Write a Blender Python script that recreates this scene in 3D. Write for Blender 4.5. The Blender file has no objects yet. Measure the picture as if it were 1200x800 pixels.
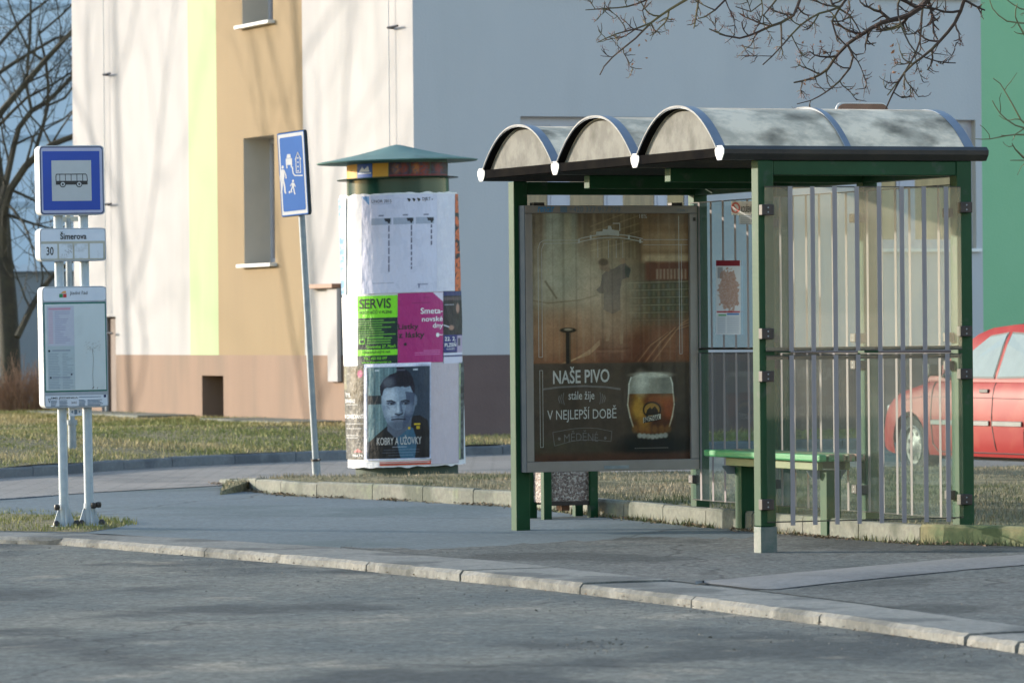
import bpy, bmesh, math, random
import numpy as np
from mathutils import Vector, Matrix, noise as mnoise

random.seed(7); np.random.seed(7)
S = bpy.context.scene
COL = S.collection
R = math.radians

# ------------------------------------------------------------------ camera
F = 5740.0                      # focal length in px of a 1200 px wide frame
HC = 1.32                       # eye height above the pavement
PITCH, ROLL = 10.0 / F, 0.009
fw = Vector((0, math.cos(PITCH), -math.sin(PITCH)))
r0 = Vector((1, 0, 0)); u0 = r0.cross(fw)
cu = u0 * math.cos(ROLL) + r0 * math.sin(ROLL)
cr = r0 * math.cos(ROLL) - u0 * math.sin(ROLL)
cam_d = bpy.data.cameras.new('camera'); cam = bpy.data.objects.new('camera', cam_d); COL.objects.link(cam)
cam.matrix_world = Matrix(((cr.x, cu.x, -fw.x, 0), (cr.y, cu.y, -fw.y, 0), (cr.z, cu.z, -fw.z, HC), (0, 0, 0, 1)))
cam_d.sensor_width = 36.0; cam_d.lens = F / 1200 * 36.0
cam_d.clip_start = 0.5; cam_d.clip_end = 3000
cam_d.dof.use_dof = True; cam_d.dof.focus_distance = 31.0; cam_d.dof.aperture_fstop = 7.1
S.camera = cam

# ------------------------------------------------------------------ light
SUN_EL = R(11.0)
SUN_AZ = (-0.905, 0.425)        # horizontal direction towards the sun
W = bpy.data.worlds.new('World'); S.world = W; W.use_nodes = True
wn = W.node_tree; wn.nodes.clear()
sky = wn.nodes.new('ShaderNodeTexSky'); sky.sky_type = 'NISHITA'; sky.sun_disc = False
sky.sun_elevation = SUN_EL; sky.sun_rotation = math.atan2(SUN_AZ[0], SUN_AZ[1])
sky.air_density = 1.0; sky.dust_density = 0.6; sky.ozone_density = 1.0
bg = wn.nodes.new('ShaderNodeBackground'); bg.inputs[1].default_value = 0.15
wo = wn.nodes.new('ShaderNodeOutputWorld')
wn.links.new(sky.outputs[0], bg.inputs[0]); wn.links.new(bg.outputs[0], wo.inputs[0])
sl = bpy.data.lights.new('sun', 'SUN'); sl.energy = 2.2; sl.angle = R(0.55); sl.color = (1.0, 0.90, 0.76)
so = bpy.data.objects.new('sun', sl); COL.objects.link(so)
sd = Vector((SUN_AZ[0] * math.cos(SUN_EL), SUN_AZ[1] * math.cos(SUN_EL), math.sin(SUN_EL)))
so.rotation_euler = (-sd).to_track_quat('-Z', 'Y').to_euler(); so.location = (0, 0, 40)
S.view_settings.view_transform = 'Standard'; S.view_settings.look = 'None'
S.view_settings.gamma = 1.0; S.view_settings.exposure = 1.7
S.cycles.transparent_max_bounces = 32; S.cycles.max_bounces = 8

# ------------------------------------------------------------------ measuring helpers
def ray(px, py):
    return (fw + cr * ((px - 600) / F) + cu * ((400 - py) / F))
def G(px, py, z=0.0):
    "ground point of height z seen at a photo pixel"
    v = ray(px, py); t = (z - HC) / v.z
    return Vector((v.x * t, v.y * t, z))
def D(px, py, d):
    v = ray(px, py); t = d / v.y
    return Vector((v.x * t, d, HC + v.z * t))
TH = math.atan2(0.364, 0.931)                      # the road, the shelter and the house share this heading
ex = Vector((math.cos(TH), math.sin(TH), 0)); ey = Vector((-math.sin(TH), math.cos(TH), 0))
SO = Vector((1.465, 29.0, 0))                      # near front corner of the shelter
BO = Vector((-1.05, 53.3, 0))                      # near corner of the apartment house
def loc_z(O, lx, ly, py):
    p = O + ex * lx + ey * ly
    px = 600 + F * p.x / p.y
    return D(px, py, p.y).z
def solve_y(O, lx, px):                             # local y of the plane x = lx seen at px
    k = (px - 600) / F; a = O.x + ex.x * lx; b = O.y + ex.y * lx
    return (a - k * b) / (k * ey.y - ey.x)
def solve_x(O, ly, px):
    k = (px - 600) / F; a = O.x + ey.x * ly; b = O.y + ey.y * ly
    return (k * b - a) / (ex.x - k * ex.y)
def lin(c):
    c = np.asarray(c, float) / 255.0
    return np.where(c <= 0.04045, c / 12.92, ((c + 0.055) / 1.055) ** 2.4)
def C3(r, g, b): return tuple(float(v) for v in lin((r, g, b)))

# ------------------------------------------------------------------ materials
def nodes(m): return m.node_tree.nodes, m.node_tree.links
def mat(name, col, rough=0.6, col2=None, scale=4.0, detail=6.0, contrast=(0.35, 0.65), bump=0.0, bscale=None,
        metal=0.0, spec=0.5, stretch=None, emit=None, col3=None, scale3=0.7, c3=(0.5, 0.7), rot=0.0):
    m = bpy.data.materials.new(name); m.use_nodes = True
    N, L = nodes(m); b = N['Principled BSDF']
    b.inputs['Roughness'].default_value = rough; b.inputs['Metallic'].default_value = metal
    b.inputs['Specular IOR Level'].default_value = spec
    b.inputs['Base Color'].default_value = (*col, 1)
    tc = N.new('ShaderNodeTexCoord'); mp = N.new('ShaderNodeMapping')
    L.new(tc.outputs['Object'], mp.inputs[0])
    if stretch: mp.inputs['Scale'].default_value = stretch
    mp.inputs['Rotation'].default_value = (0, 0, rot)
    out = None
    if col2 is not None:
        n = N.new('ShaderNodeTexNoise'); n.inputs['Scale'].default_value = scale; n.inputs['Detail'].default_value = detail
        n.inputs['Roughness'].default_value = 0.65
        r = N.new('ShaderNodeMapRange'); r.inputs[1].default_value, r.inputs[2].default_value = contrast
        mx = N.new('ShaderNodeMix'); mx.data_type = 'RGBA'
        mx.inputs[6].default_value = (*col, 1); mx.inputs[7].default_value = (*col2, 1)
        L.new(mp.outputs[0], n.inputs[0]); L.new(n.outputs[0], r.inputs[0]); L.new(r.outputs[0], mx.inputs[0])
        out = mx.outputs[2]
    if col3 is not None:
        n = N.new('ShaderNodeTexNoise'); n.inputs['Scale'].default_value = scale3; n.inputs['Detail'].default_value = 5
        r = N.new('ShaderNodeMapRange'); r.inputs[1].default_value, r.inputs[2].default_value = c3
        mx = N.new('ShaderNodeMix'); mx.data_type = 'RGBA'
        if out is not None: L.new(out, mx.inputs[6])
        else: mx.inputs[6].default_value = (*col, 1)
        mx.inputs[7].default_value = (*col3, 1)
        L.new(mp.outputs[0], n.inputs[0]); L.new(n.outputs[0], r.inputs[0]); L.new(r.outputs[0], mx.inputs[0])
        out = mx.outputs[2]
    if out is not None: L.new(out, b.inputs['Base Color'])
    if bump:
        n = N.new('ShaderNodeTexNoise'); n.inputs['Scale'].default_value = bscale or scale * 4; n.inputs['Detail'].default_value = 4
        bp = N.new('ShaderNodeBump'); bp.inputs['Strength'].default_value = bump; bp.inputs['Distance'].default_value = 0.01
        L.new(tc.outputs['Object'], n.inputs[0]); L.new(n.outputs[0], bp.inputs['Height']); L.new(bp.outputs[0], b.inputs['Normal'])
    if emit: b.inputs['Emission Color'].default_value = (*emit[0], 1); b.inputs['Emission Strength'].default_value = emit[1]
    return m
def print_mat(name, rough=0.55, spec=0.4, bump=0.0, trans=0.0):
    m = bpy.data.materials.new(name); m.use_nodes = True
    N, L = nodes(m); b = N['Principled BSDF']; b.inputs['Roughness'].default_value = rough
    b.inputs['Specular IOR Level'].default_value = spec
    a = N.new('ShaderNodeVertexColor'); a.layer_name = 'ink'
    n = N.new('ShaderNodeTexNoise'); n.inputs['Scale'].default_value = 60; n.inputs['Detail'].default_value = 3
    tc = N.new('ShaderNodeTexCoord'); L.new(tc.outputs['Object'], n.inputs[0])
    mx = N.new('ShaderNodeMix'); mx.data_type = 'RGBA'; mx.blend_type = 'MULTIPLY'; mx.inputs[0].default_value = 0.12
    L.new(a.outputs[0], mx.inputs[6]); L.new(n.outputs[0], mx.inputs[7]); L.new(mx.outputs[2], b.inputs['Base Color'])
    if bump:
        w = N.new('ShaderNodeTexNoise'); w.inputs['Scale'].default_value = 9; w.inputs['Detail'].default_value = 5
        mp = N.new('ShaderNodeMapping'); mp.inputs['Scale'].default_value = (1.6, 1.6, 0.7); L.new(tc.outputs['Object'], mp.inputs[0])
        L.new(mp.outputs[0], w.inputs[0])
        bp = N.new('ShaderNodeBump'); bp.inputs['Strength'].default_value = bump; bp.inputs['Distance'].default_value = 0.02
        L.new(w.outputs[0], bp.inputs['Height']); L.new(bp.outputs[0], b.inputs['Normal'])
    return m
def glass_mat(name, tint=(0.93, 0.97, 0.95), haze=0.12, hazecol=(0.8, 0.8, 0.75), gloss=1.0, dirt=0.3):
    m = bpy.data.materials.new(name); m.use_nodes = True
    N, L = nodes(m); N.clear()
    o = N.new('ShaderNodeOutputMaterial'); tr = N.new('ShaderNodeBsdfTransparent'); tr.inputs[0].default_value = (*tint, 1)
    gl = N.new('ShaderNodeBsdfGlossy'); gl.inputs['Roughness'].default_value = 0.02
    ge = N.new('ShaderNodeNewGeometry'); dt = N.new('ShaderNodeVectorMath'); dt.operation = 'DOT_PRODUCT'
    L.new(ge.outputs['Incoming'], dt.inputs[0]); L.new(ge.outputs['Normal'], dt.inputs[1])
    ab = N.new('ShaderNodeMath'); ab.operation = 'ABSOLUTE'; L.new(dt.outputs['Value'], ab.inputs[0])
    om = N.new('ShaderNodeMath'); om.operation = 'SUBTRACT'; om.inputs[0].default_value = 1; L.new(ab.outputs[0], om.inputs[1])
    pw = N.new('ShaderNodeMath'); pw.operation = 'POWER'; pw.inputs[1].default_value = 5; L.new(om.outputs[0], pw.inputs[0])
    fr = N.new('ShaderNodeMath'); fr.operation = 'MULTIPLY_ADD'; fr.inputs[1].default_value = 0.9 * gloss; fr.inputs[2].default_value = 0.035 * gloss; L.new(pw.outputs[0], fr.inputs[0])
    m1 = N.new('ShaderNodeMixShader'); L.new(fr.outputs[0], m1.inputs[0]); L.new(tr.outputs[0], m1.inputs[1]); L.new(gl.outputs[0], m1.inputs[2])
    df = N.new('ShaderNodeBsdfDiffuse'); df.inputs[0].default_value = (*hazecol, 1)
    tl = N.new('ShaderNodeBsdfTranslucent'); tl.inputs[0].default_value = (*hazecol, 1)
    m2 = N.new('ShaderNodeMixShader'); m2.inputs[0].default_value = 0.6; L.new(df.outputs[0], m2.inputs[1]); L.new(tl.outputs[0], m2.inputs[2])
    tc = N.new('ShaderNodeTexCoord'); mp = N.new('ShaderNodeMapping'); mp.inputs['Scale'].default_value = (5, 5, 0.8)
    n = N.new('ShaderNodeTexNoise'); n.inputs['Scale'].default_value = 2.2; n.inputs['Detail'].default_value = 7
    L.new(tc.outputs['Object'], mp.inputs[0]); L.new(mp.outputs[0], n.inputs[0])
    mr = N.new('ShaderNodeMapRange'); mr.inputs[1].default_value = 0.3; mr.inputs[2].default_value = 0.75
    mr.inputs[3].default_value = haze * (1 - dirt); mr.inputs[4].default_value = haze * (1 + dirt)
    L.new(n.outputs[0], mr.inputs[0])
    m3 = N.new('ShaderNodeMixShader'); L.new(mr.outputs[0], m3.inputs[0]); L.new(m1.outputs[0], m3.inputs[1]); L.new(m2.outputs[0], m3.inputs[2])
    L.new(m3.outputs[0], o.inputs[0])
    return m
M = {}
M['green'] = mat('green_paint', (0.004, 0.042, 0.014), 0.45, (0.008, 0.058, 0.022), 3, spec=0.25, bump=0.05, bscale=60, col3=(0.035, 0.06, 0.045), scale3=9, c3=(0.60, 0.72))
M['green_worn'] = mat('worn_green_paint', (0.05, 0.09, 0.075), 0.5, (0.13, 0.14, 0.13), 9, bump=0.2, bscale=60)
M['bench'] = mat('bench_green_paint', (0.035, 0.22, 0.075), 0.42, (0.06, 0.28, 0.11), 8, bump=0.1, stretch=(1, 0.2, 1), col3=(0.30, 0.14, 0.10), scale3=9, c3=(0.62, 0.7))
M['bench_top'] = mat('worn_bench_slat', (0.05, 0.19, 0.08), 0.6, (0.26, 0.13, 0.10), 7, contrast=(0.45, 0.6), bump=0.1, stretch=(3, 0.4, 1))
M['rail'] = mat('olive_rail_paint', (0.10, 0.14, 0.045), 0.5, (0.14, 0.16, 0.07), 6)
M['darkmetal'] = mat('dark_grey_metal', (0.035, 0.035, 0.037), 0.42, (0.06, 0.055, 0.05), 6, metal=0.3)
M['band'] = mat('blue_grey_band_metal', (0.16, 0.19, 0.24), 0.38, (0.20, 0.23, 0.28), 5, metal=0.3)
M['white'] = mat('white_paint', (0.62, 0.62, 0.61), 0.45, (0.62, 0.62, 0.60), 6)
M['rimw'] = mat('dull_white_rim', (0.34, 0.34, 0.34), 0.7, (0.26, 0.26, 0.26), 9, spec=0.1)
M['groundleaf'] = mat('rotten_leaf', (0.15, 0.10, 0.065), 0.9, (0.22, 0.17, 0.11), 12)
M['clamp'] = mat('black_clamp', (0.012, 0.010, 0.010), 0.45, (0.03, 0.02, 0.02), 20)
M['fascia'] = mat('black_fascia_metal', (0.008, 0.008, 0.009), 0.9, (0.014, 0.013, 0.012), 6, spec=0.0)
M['case_side'] = mat('shade_toned_case_side', (0.03, 0.04, 0.05), 0.9, (0.04, 0.05, 0.06), 6, spec=0.0)  # display case side out of the sun, that shade put into the colour
M['oppwall'] = mat('opposite_render', (0.40, 0.36, 0.32), 0.9, (0.44, 0.40, 0.36), 0.4)
M['vault'] = mat('dirty_polycarbonate', (0.80, 0.66, 0.50), 0.9, (0.48, 0.41, 0.32), 3.6, contrast=(0.42, 0.60), spec=0.0, bump=0.15, bscale=30,
                 col3=(0.16, 0.14, 0.11), scale3=2.4, c3=(0.50, 0.66), stretch=(1.0, 1.0, 1.6), rot=0.5)
M['tymp'] = mat('dirty_gable_panel', (0.155, 0.155, 0.14), 0.8, (0.10, 0.10, 0.09), 7, contrast=(0.42, 0.6), bump=0.2, col3=(0.06, 0.06, 0.05), scale3=5, c3=(0.52, 0.75))
M['glass'] = glass_mat('dusty_side_glass', haze=0.12, hazecol=(0.70, 0.62, 0.48))
M['glass_low'] = glass_mat('dusty_lower_glass', tint=(0.94, 0.965, 0.945), haze=0.02, hazecol=(0.55, 0.58, 0.46), dirt=0.5)
M['glass_rear'] = glass_mat('dusty_rear_glass', tint=(0.86, 0.93, 0.92), haze=0.02, hazecol=(0.5, 0.55, 0.52))
M['glass_case'] = glass_mat('display_glass', tint=(0.96, 0.97, 0.97), haze=0.002, gloss=0.25)
M['stripe'] = mat('frosted_stripe', (0.25, 0.23, 0.24), 0.85, (0.28, 0.255, 0.26), 4, spec=0.1)
M['edge'] = mat('dark_glass_edge', (0.012, 0.018, 0.018), 0.3, (0.03, 0.035, 0.03), 9)
M['case'] = mat('aluminium_case', (0.23, 0.205, 0.195), 0.42, (0.28, 0.25, 0.24), 3, metal=0.25)
M['galv'] = mat('galvanised_steel', (0.20, 0.23, 0.26), 0.6, (0.28, 0.31, 0.33), 12, metal=0.35)
M['galv_white'] = mat('pale_painted_steel', (0.34, 0.40, 0.46), 0.5, (0.42, 0.47, 0.51), 14, metal=0.1, col3=(0.30, 0.32, 0.33), scale3=8, c3=(0.6, 0.8))
M['black'] = mat('black_print', (0.012, 0.012, 0.014), 0.5, (0.02, 0.02, 0.02), 30)
M['blue'] = mat('sign_blue', (0.008, 0.05, 0.33), 0.5, (0.011, 0.058, 0.37), 3)
M['blue2'] = mat('sign_light_blue', (0.012, 0.075, 0.26), 0.7, (0.016, 0.085, 0.29), 3, spec=0.08)
M['grey_film'] = mat('reflective_grey_film', (0.40, 0.42, 0.44), 0.4, (0.44, 0.46, 0.48), 6)
M['signwhite'] = mat('sign_white', (0.62, 0.66, 0.74), 0.4, (0.56, 0.60, 0.68), 8)
M['beige_film'] = mat('yellowed_film', (0.45, 0.43, 0.36), 0.4, (0.36, 0.34, 0.28), 10)
M['pale_blue'] = mat('pale_blank_square', (0.60, 0.64, 0.70), 0.4, (0.38, 0.40, 0.42), 14, contrast=(0.5, 0.7))
M['paper'] = mat('pasted_white_paper', (0.76, 0.75, 0.76), 0.6, (0.62, 0.62, 0.67), 5, contrast=(.4,.7), bump=1.0, bscale=10, stretch=(1, 1, 0.5))
M['ink_white'] = mat('printed_white', (0.62, 0.60, 0.58), 0.5, (0.50, 0.48, 0.46), 40)
M['ink_pure'] = mat('printed_bright_white', (0.8, 0.8, 0.82), 0.5, (0.74, 0.74, 0.76), 40)
M['ink_grey'] = mat('printed_grey', (0.13, 0.11, 0.105), 0.5, (0.18, 0.16, 0.15), 40)
M['ink_blue'] = mat('printed_blue', (0.03, 0.20, 0.42), 0.4, (0.04, 0.22, 0.46), 40)
M['ink_dblue'] = mat('printed_faded_blue', (0.10, 0.16, 0.24), 0.4, (0.12, 0.18, 0.26), 40)
M['col_green'] = mat('column_green_metal', (0.006, 0.035, 0.022), 0.25, (0.009, 0.045, 0.03), 4, spec=0.35)
M['cap_green'] = mat('weathered_cap_metal', (0.085, 0.19, 0.17), 0.5, (0.11, 0.22, 0.20), 5, col3=(0.06, 0.12, 0.11), scale3=3)
M['plinth_green'] = mat('column_plinth', (0.05, 0.075, 0.055), 0.8, (0.03, 0.045, 0.03), 8)
M['cream'] = mat('cream_render', (0.365, 0.355, 0.36), 0.9, (0.40, 0.385, 0.385), 0.6, stretch=(1, 1, .22), col3=(0.325, 0.32, 0.32), scale3=1.4, c3=(0.52, 0.78), bump=0.25, bscale=40)
M['lime'] = mat('lime_render', (0.34, 0.42, 0.235), 0.9, (0.365, 0.445, 0.25), 0.6, stretch=(1, 1, .22), col3=(0.31, 0.38, 0.21), scale3=1.4, c3=(0.52, 0.78), bump=0.25, bscale=40)
M['ochre'] = mat('ochre_render', (0.235, 0.17, 0.095), 0.9, (0.26, 0.19, 0.105), 0.7, stretch=(1, 1, .22), col3=(0.235, 0.165, 0.09), scale3=1.4, c3=(0.52, 0.78), bump=0.25, bscale=40)
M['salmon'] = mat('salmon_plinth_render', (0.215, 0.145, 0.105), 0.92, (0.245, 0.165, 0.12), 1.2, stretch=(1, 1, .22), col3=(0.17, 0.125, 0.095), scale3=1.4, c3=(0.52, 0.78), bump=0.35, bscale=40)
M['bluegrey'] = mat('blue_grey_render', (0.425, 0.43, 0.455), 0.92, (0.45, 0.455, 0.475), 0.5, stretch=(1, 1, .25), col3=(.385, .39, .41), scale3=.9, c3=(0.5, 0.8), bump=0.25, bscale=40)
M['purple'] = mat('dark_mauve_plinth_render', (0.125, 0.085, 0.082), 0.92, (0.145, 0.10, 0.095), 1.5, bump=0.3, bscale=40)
M['greenwall'] = mat('green_render', (0.22, 0.45, 0.26), 0.92, (0.24, 0.47, 0.28), 0.8, bump=0.25, bscale=40)
M['reveal'] = mat('window_reveal_render', (0.50, 0.46, 0.40), 0.9, (0.45, 0.42, 0.37), 2)
M['wframe'] = mat('window_frame_plastic', (0.46, 0.46, 0.52), 0.5, (0.40, 0.40, 0.46), 3)
M['wglass'] = mat('house_window_glass', (0.05, 0.05, 0.045), 0.08, (0.16, 0.13, 0.09), 2.5, stretch=(3, 3, 0.4), spec=0.7)
M['curtain'] = mat('curtained_window_glass', (0.30, 0.22, 0.13), 0.25, (0.18, 0.14, 0.09), 5, stretch=(4, 4, 0.2), spec=0.6)
M['sill'] = mat('white_sill_metal', (0.75, 0.75, 0.74), 0.4, (0.66, 0.66, 0.65), 4)
M['brown'] = mat('dark_brown_door', (0.06, 0.03, 0.02), 0.5, (0.09, 0.05, 0.035), 5)
M['rust'] = mat('brown_metal_flashing', (0.20, 0.10, 0.06), 0.6, (0.26, 0.14, 0.09), 5)
M['farwall'] = mat('far_block_render', (0.50, 0.60, 0.72), 0.9, (0.54, 0.64, 0.76), 0.5)
M['farjoint'] = mat('far_block_joint', (0.33, 0.41, 0.50), 0.9, (0.36, 0.44, 0.53), 2)
M['annex'] = mat('annex_render', (0.19, 0.22, 0.25), 0.9, (0.21, 0.24, 0.27), 0.8)
M['bark'] = mat('bark', (0.028, 0.026, 0.020), 0.9, (0.05, 0.047, 0.03), 6, bump=0.6, bscale=25)
M['bark2'] = mat('twig_bark', (0.045, 0.028, 0.022), 0.8, (0.09, 0.08, 0.035), 3.5, contrast=(0.48, 0.62), bump=0.3, bscale=40)
M['bud'] = mat('reddish_buds', (0.17, 0.07, 0.05), 0.7, (0.26, 0.12, 0.08), 12)
M['deadleaf'] = mat('withered_leaf', (0.24, 0.10, 0.045), 0.8, (0.34, 0.17, 0.08), 12)
M['greentwig'] = mat('green_twig_bark', (0.13, 0.15, 0.075), 0.8, (0.19, 0.19, 0.11), 10)
M['stem'] = mat('russet_stems', (0.19, 0.11, 0.07), 0.85, (0.28, 0.17, 0.11), 12)

def asphalt(name, c1, c2, cdark, s1=0.6, bump=0.5, grain=0.35, cpatch=None, rough=0.82, crack=0.0, cscale=0.5):
    m = bpy.data.materials.new(name); m.use_nodes = True
    N, L = nodes(m); b = N['Principled BSDF']; b.inputs['Roughness'].default_value = rough; b.inputs['Specular IOR Level'].default_value = 0.35
    tc = N.new('ShaderNodeTexCoord')
    mp = N.new('ShaderNodeMapping'); mp.inputs['Rotation'].default_value = (0, 0, -TH); mp.inputs['Scale'].default_value = (1.0, 0.75, 1)
    L.new(tc.outputs['Object'], mp.inputs[0])
    def nz(scale, det, src, rough=0.6):
        n = N.new('ShaderNodeTexNoise'); n.inputs['Scale'].default_value = scale; n.inputs['Detail'].default_value = det
        n.inputs['Roughness'].default_value = rough
        L.new(src, n.inputs[0]); return n.outputs[0]
    def rng(o, a, c_, lo=0.0, hi=1.0):
        r = N.new('ShaderNodeMapRange'); r.inputs[1].default_value = a; r.inputs[2].default_value = c_
        r.inputs[3].default_value = lo; r.inputs[4].default_value = hi
        L.new(o, r.inputs[0]); return r.outputs[0]
    def mix(f, a, c_, mode='MIX'):
        x = N.new('ShaderNodeMix'); x.data_type = 'RGBA'; x.blend_type = mode
        L.new(f, x.inputs[0]) if not isinstance(f, float) else setattr(x.inputs[0], 'default_value', f)
        for i, v in ((6, a), (7, c_)):
            if isinstance(v, tuple): x.inputs[i].default_value = (*v, 1)
            else: L.new(v, x.inputs[i])
        return x.outputs[2]
    big = rng(nz(s1, 6, mp.outputs[0]), 0.36, 0.64)
    col = mix(big, c1, c2)
    dk = rng(nz(s1 * 0.7, 5, mp.outputs[0], 0.5), 0.53, 0.60)
    col = mix(dk, col, cdark)
    if cpatch:
        col = mix(rng(nz(s1 * 1.7, 6, mp.outputs[0]), 0.58, 0.70, 0, 0.8), col, cpatch)
    v = N.new('ShaderNodeTexVoronoi'); v.inputs['Scale'].default_value = 38; L.new(tc.outputs['Object'], v.inputs[0])
    g1 = rng(v.outputs['Color'], 0.0, 1.0, 1.0 - grain, 1.0 + grain)
    g2 = rng(nz(26, 6, tc.outputs['Object'], 0.8), 0.3, 0.7, 1.0 - grain, 1.0 + grain)
    mu = N.new('ShaderNodeMath'); mu.operation = 'MULTIPLY'; L.new(g1, mu.inputs[0]); L.new(g2, mu.inputs[1])
    g3 = rng(nz(9, 8, tc.outputs['Object'], 0.85), 0.32, 0.68, 1.0 - grain * .9, 1.0 + grain * .9)
    m2_ = N.new('ShaderNodeMath'); m2_.operation = 'MULTIPLY'; L.new(mu.outputs[0], m2_.inputs[0]); L.new(g3, m2_.inputs[1]); mu = m2_
    if crack:
        wob = N.new('ShaderNodeTexNoise'); wob.inputs['Scale'].default_value = 1.3; wob.inputs['Detail'].default_value = 6; L.new(tc.outputs['Object'], wob.inputs[0])
        ad = N.new('ShaderNodeMix'); ad.data_type = 'VECTOR'; ad.inputs[0].default_value = 0.35; L.new(tc.outputs['Object'], ad.inputs[4]); L.new(wob.outputs['Color'], ad.inputs[5])
        cv = N.new('ShaderNodeTexVoronoi'); cv.feature = 'DISTANCE_TO_EDGE'; cv.inputs['Scale'].default_value = cscale; L.new(ad.outputs[1], cv.inputs[0])
        ck = rng(cv.outputs['Distance'], 0.0, crack, 0.35, 1.0)
        m3_ = N.new('ShaderNodeMath'); m3_.operation = 'MULTIPLY'; L.new(mu.outputs[0], m3_.inputs[0]); L.new(ck, m3_.inputs[1]); mu = m3_
    vm = N.new('ShaderNodeVectorMath'); vm.operation = 'SCALE'; L.new(col, vm.inputs[0]); L.new(mu.outputs[0], vm.inputs['Scale'])
    L.new(vm.outputs[0], b.inputs['Base Color'])
    bp = N.new('ShaderNodeBump'); bp.inputs['Strength'].default_value = bump; bp.inputs['Distance'].default_value = 0.012
    L.new(mu.outputs[0], bp.inputs['Height']); L.new(bp.outputs[0], b.inputs['Normal'])
    return m
M['road'] = asphalt('worn_road_asphalt', (0.098, 0.12, 0.123), (0.18, 0.186, 0.166), (0.052, 0.065, 0.069), 0.75, grain=0.42, bump=0.9, crack=0.003, cscale=0.30, cpatch=(0.33, 0.305, 0.25))
M['pave'] = asphalt('smooth_pavement_asphalt', (0.105, 0.135, 0.15), (0.13, 0.16, 0.172), (0.085, 0.115, 0.122), 0.6, bump=0.3, grain=0.2, crack=0.004, cscale=0.3)
M['pave2'] = asphalt('coarse_pavement_asphalt', (0.105, 0.122, 0.124), (0.15, 0.156, 0.15), (0.06, 0.07, 0.072), 0.9, bump=0.9, grain=0.5, crack=0.004, cscale=0.4)
M['strip'] = asphalt('paler_asphalt_strip', (0.155, 0.155, 0.152), (0.19, 0.185, 0.178), (0.12, 0.12, 0.12), 0.8, bump=0.3, grain=0.15)
M['granite'] = asphalt('granite_kerb', (0.165, 0.17, 0.162), (0.215, 0.212, 0.192), (0.10, 0.105, 0.10), 2.2, bump=0.5, grain=0.2)
M['concrete'] = asphalt('concrete_kerb', (0.135, 0.145, 0.12), (0.19, 0.19, 0.16), (0.08, 0.09, 0.07), 2.5, bump=0.4, grain=0.15, cpatch=(0.19, 0.22, 0.14))
M['mossy'] = asphalt('mossy_yellow_kerb', (0.19, 0.185, 0.10), (0.23, 0.205, 0.11), (0.09, 0.12, 0.055), 3.5, bump=0.4, grain=0.15)
M['darkkerb'] = asphalt('dark_far_kerb', (0.12, 0.13, 0.145), (0.15, 0.16, 0.17), (0.09, 0.10, 0.115), 2.0, bump=0.3, grain=0.1)
M['soil'] = asphalt('grassy_soil', (0.19, 0.165, 0.085), (0.25, 0.215, 0.12), (0.10, 0.095, 0.045), 1.6, bump=0.9, grain=0.45, cpatch=(0.24, 0.20, 0.11))
def paver_mat():
    m = asphalt('block_paving', (0.22, 0.205, 0.19), (0.27, 0.25, 0.23), (0.17, 0.165, 0.16), 0.7, bump=0.2, grain=0.12)
    N, L = nodes(m); b = N['Principled BSDF']
    src = b.inputs['Base Color'].links[0].from_socket
    br = N.new('ShaderNodeTexBrick'); br.inputs['Scale'].default_value = 1.0
    br.inputs['Brick Width'].default_value = 0.4; br.inputs['Row Height'].default_value = 0.2; br.inputs['Mortar Size'].default_value = 0.018
    br.inputs['Color1'].default_value = (1, 1, 1, 1); br.inputs['Color2'].default_value = (0.93, 0.92, 0.91, 1); br.inputs['Mortar'].default_value = (0.72, 0.72, 0.72, 1)
    tc = N.new('ShaderNodeTexCoord'); L.new(tc.outputs['Object'], br.inputs[0])
    mx = N.new('ShaderNodeMix'); mx.data_type = 'RGBA'; mx.blend_type = 'MULTIPLY'; mx.inputs[0].default_value = 1
    L.new(src, mx.inputs[6]); L.new(br.outputs[0], mx.inputs[7]); L.new(mx.outputs[2], b.inputs['Base Color'])
    return m
M['paver'] = paver_mat()
def pebble_mat():
    m = bpy.data.materials.new('pebble_dash_concrete'); m.use_nodes = True
    N, L = nodes(m); b = N['Principled BSDF']; b.inputs['Roughness'].default_value = 0.7
    tc = N.new('ShaderNodeTexCoord'); v = N.new('ShaderNodeTexVoronoi'); v.inputs['Scale'].default_value = 75; L.new(tc.outputs['Object'], v.inputs[0])
    cr_ = N.new('ShaderNodeValToRGB'); e = cr_.color_ramp.elements
    e[0].color = (0.13, 0.09, 0.08, 1); e[1].color = (0.55, 0.50, 0.46, 1); e[1].position = 0.9
    e.new(0.45).color = (0.25, 0.19, 0.17, 1)
    L.new(v.outputs['Color'], cr_.inputs[0]); L.new(cr_.outputs[0], b.inputs['Base Color'])
    bp = N.new('ShaderNodeBump'); bp.inputs['Strength'].default_value = 0.9; bp.inputs['Distance'].default_value = 0.01; bp.invert = True
    L.new(v.outputs['Distance'], bp.inputs['Height']); L.new(bp.outputs[0], b.inputs['Normal'])
    return m
M['pebble'] = pebble_mat()
M['print'] = print_mat('printed_poster')
M['zwhite'] = mat('retroreflective_white', (0.42, 0.43, 0.45), 0.75, (0.38, 0.39, 0.41), 8, spec=0.05)
M['print_col'] = print_mat('pasted_poster', bump=0.8, rough=0.5)
def vcol_mat(name, rough=0.8):
    m = bpy.data.materials.new(name); m.use_nodes = True
    N, L = nodes(m); b = N['Principled BSDF']; b.inputs['Roughness'].default_value = rough
    a = N.new('ShaderNodeVertexColor'); a.layer_name = 'ink'; L.new(a.outputs[0], b.inputs['Base Color'])
    return m
M['blade'] = vcol_mat('grass_blades')

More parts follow.
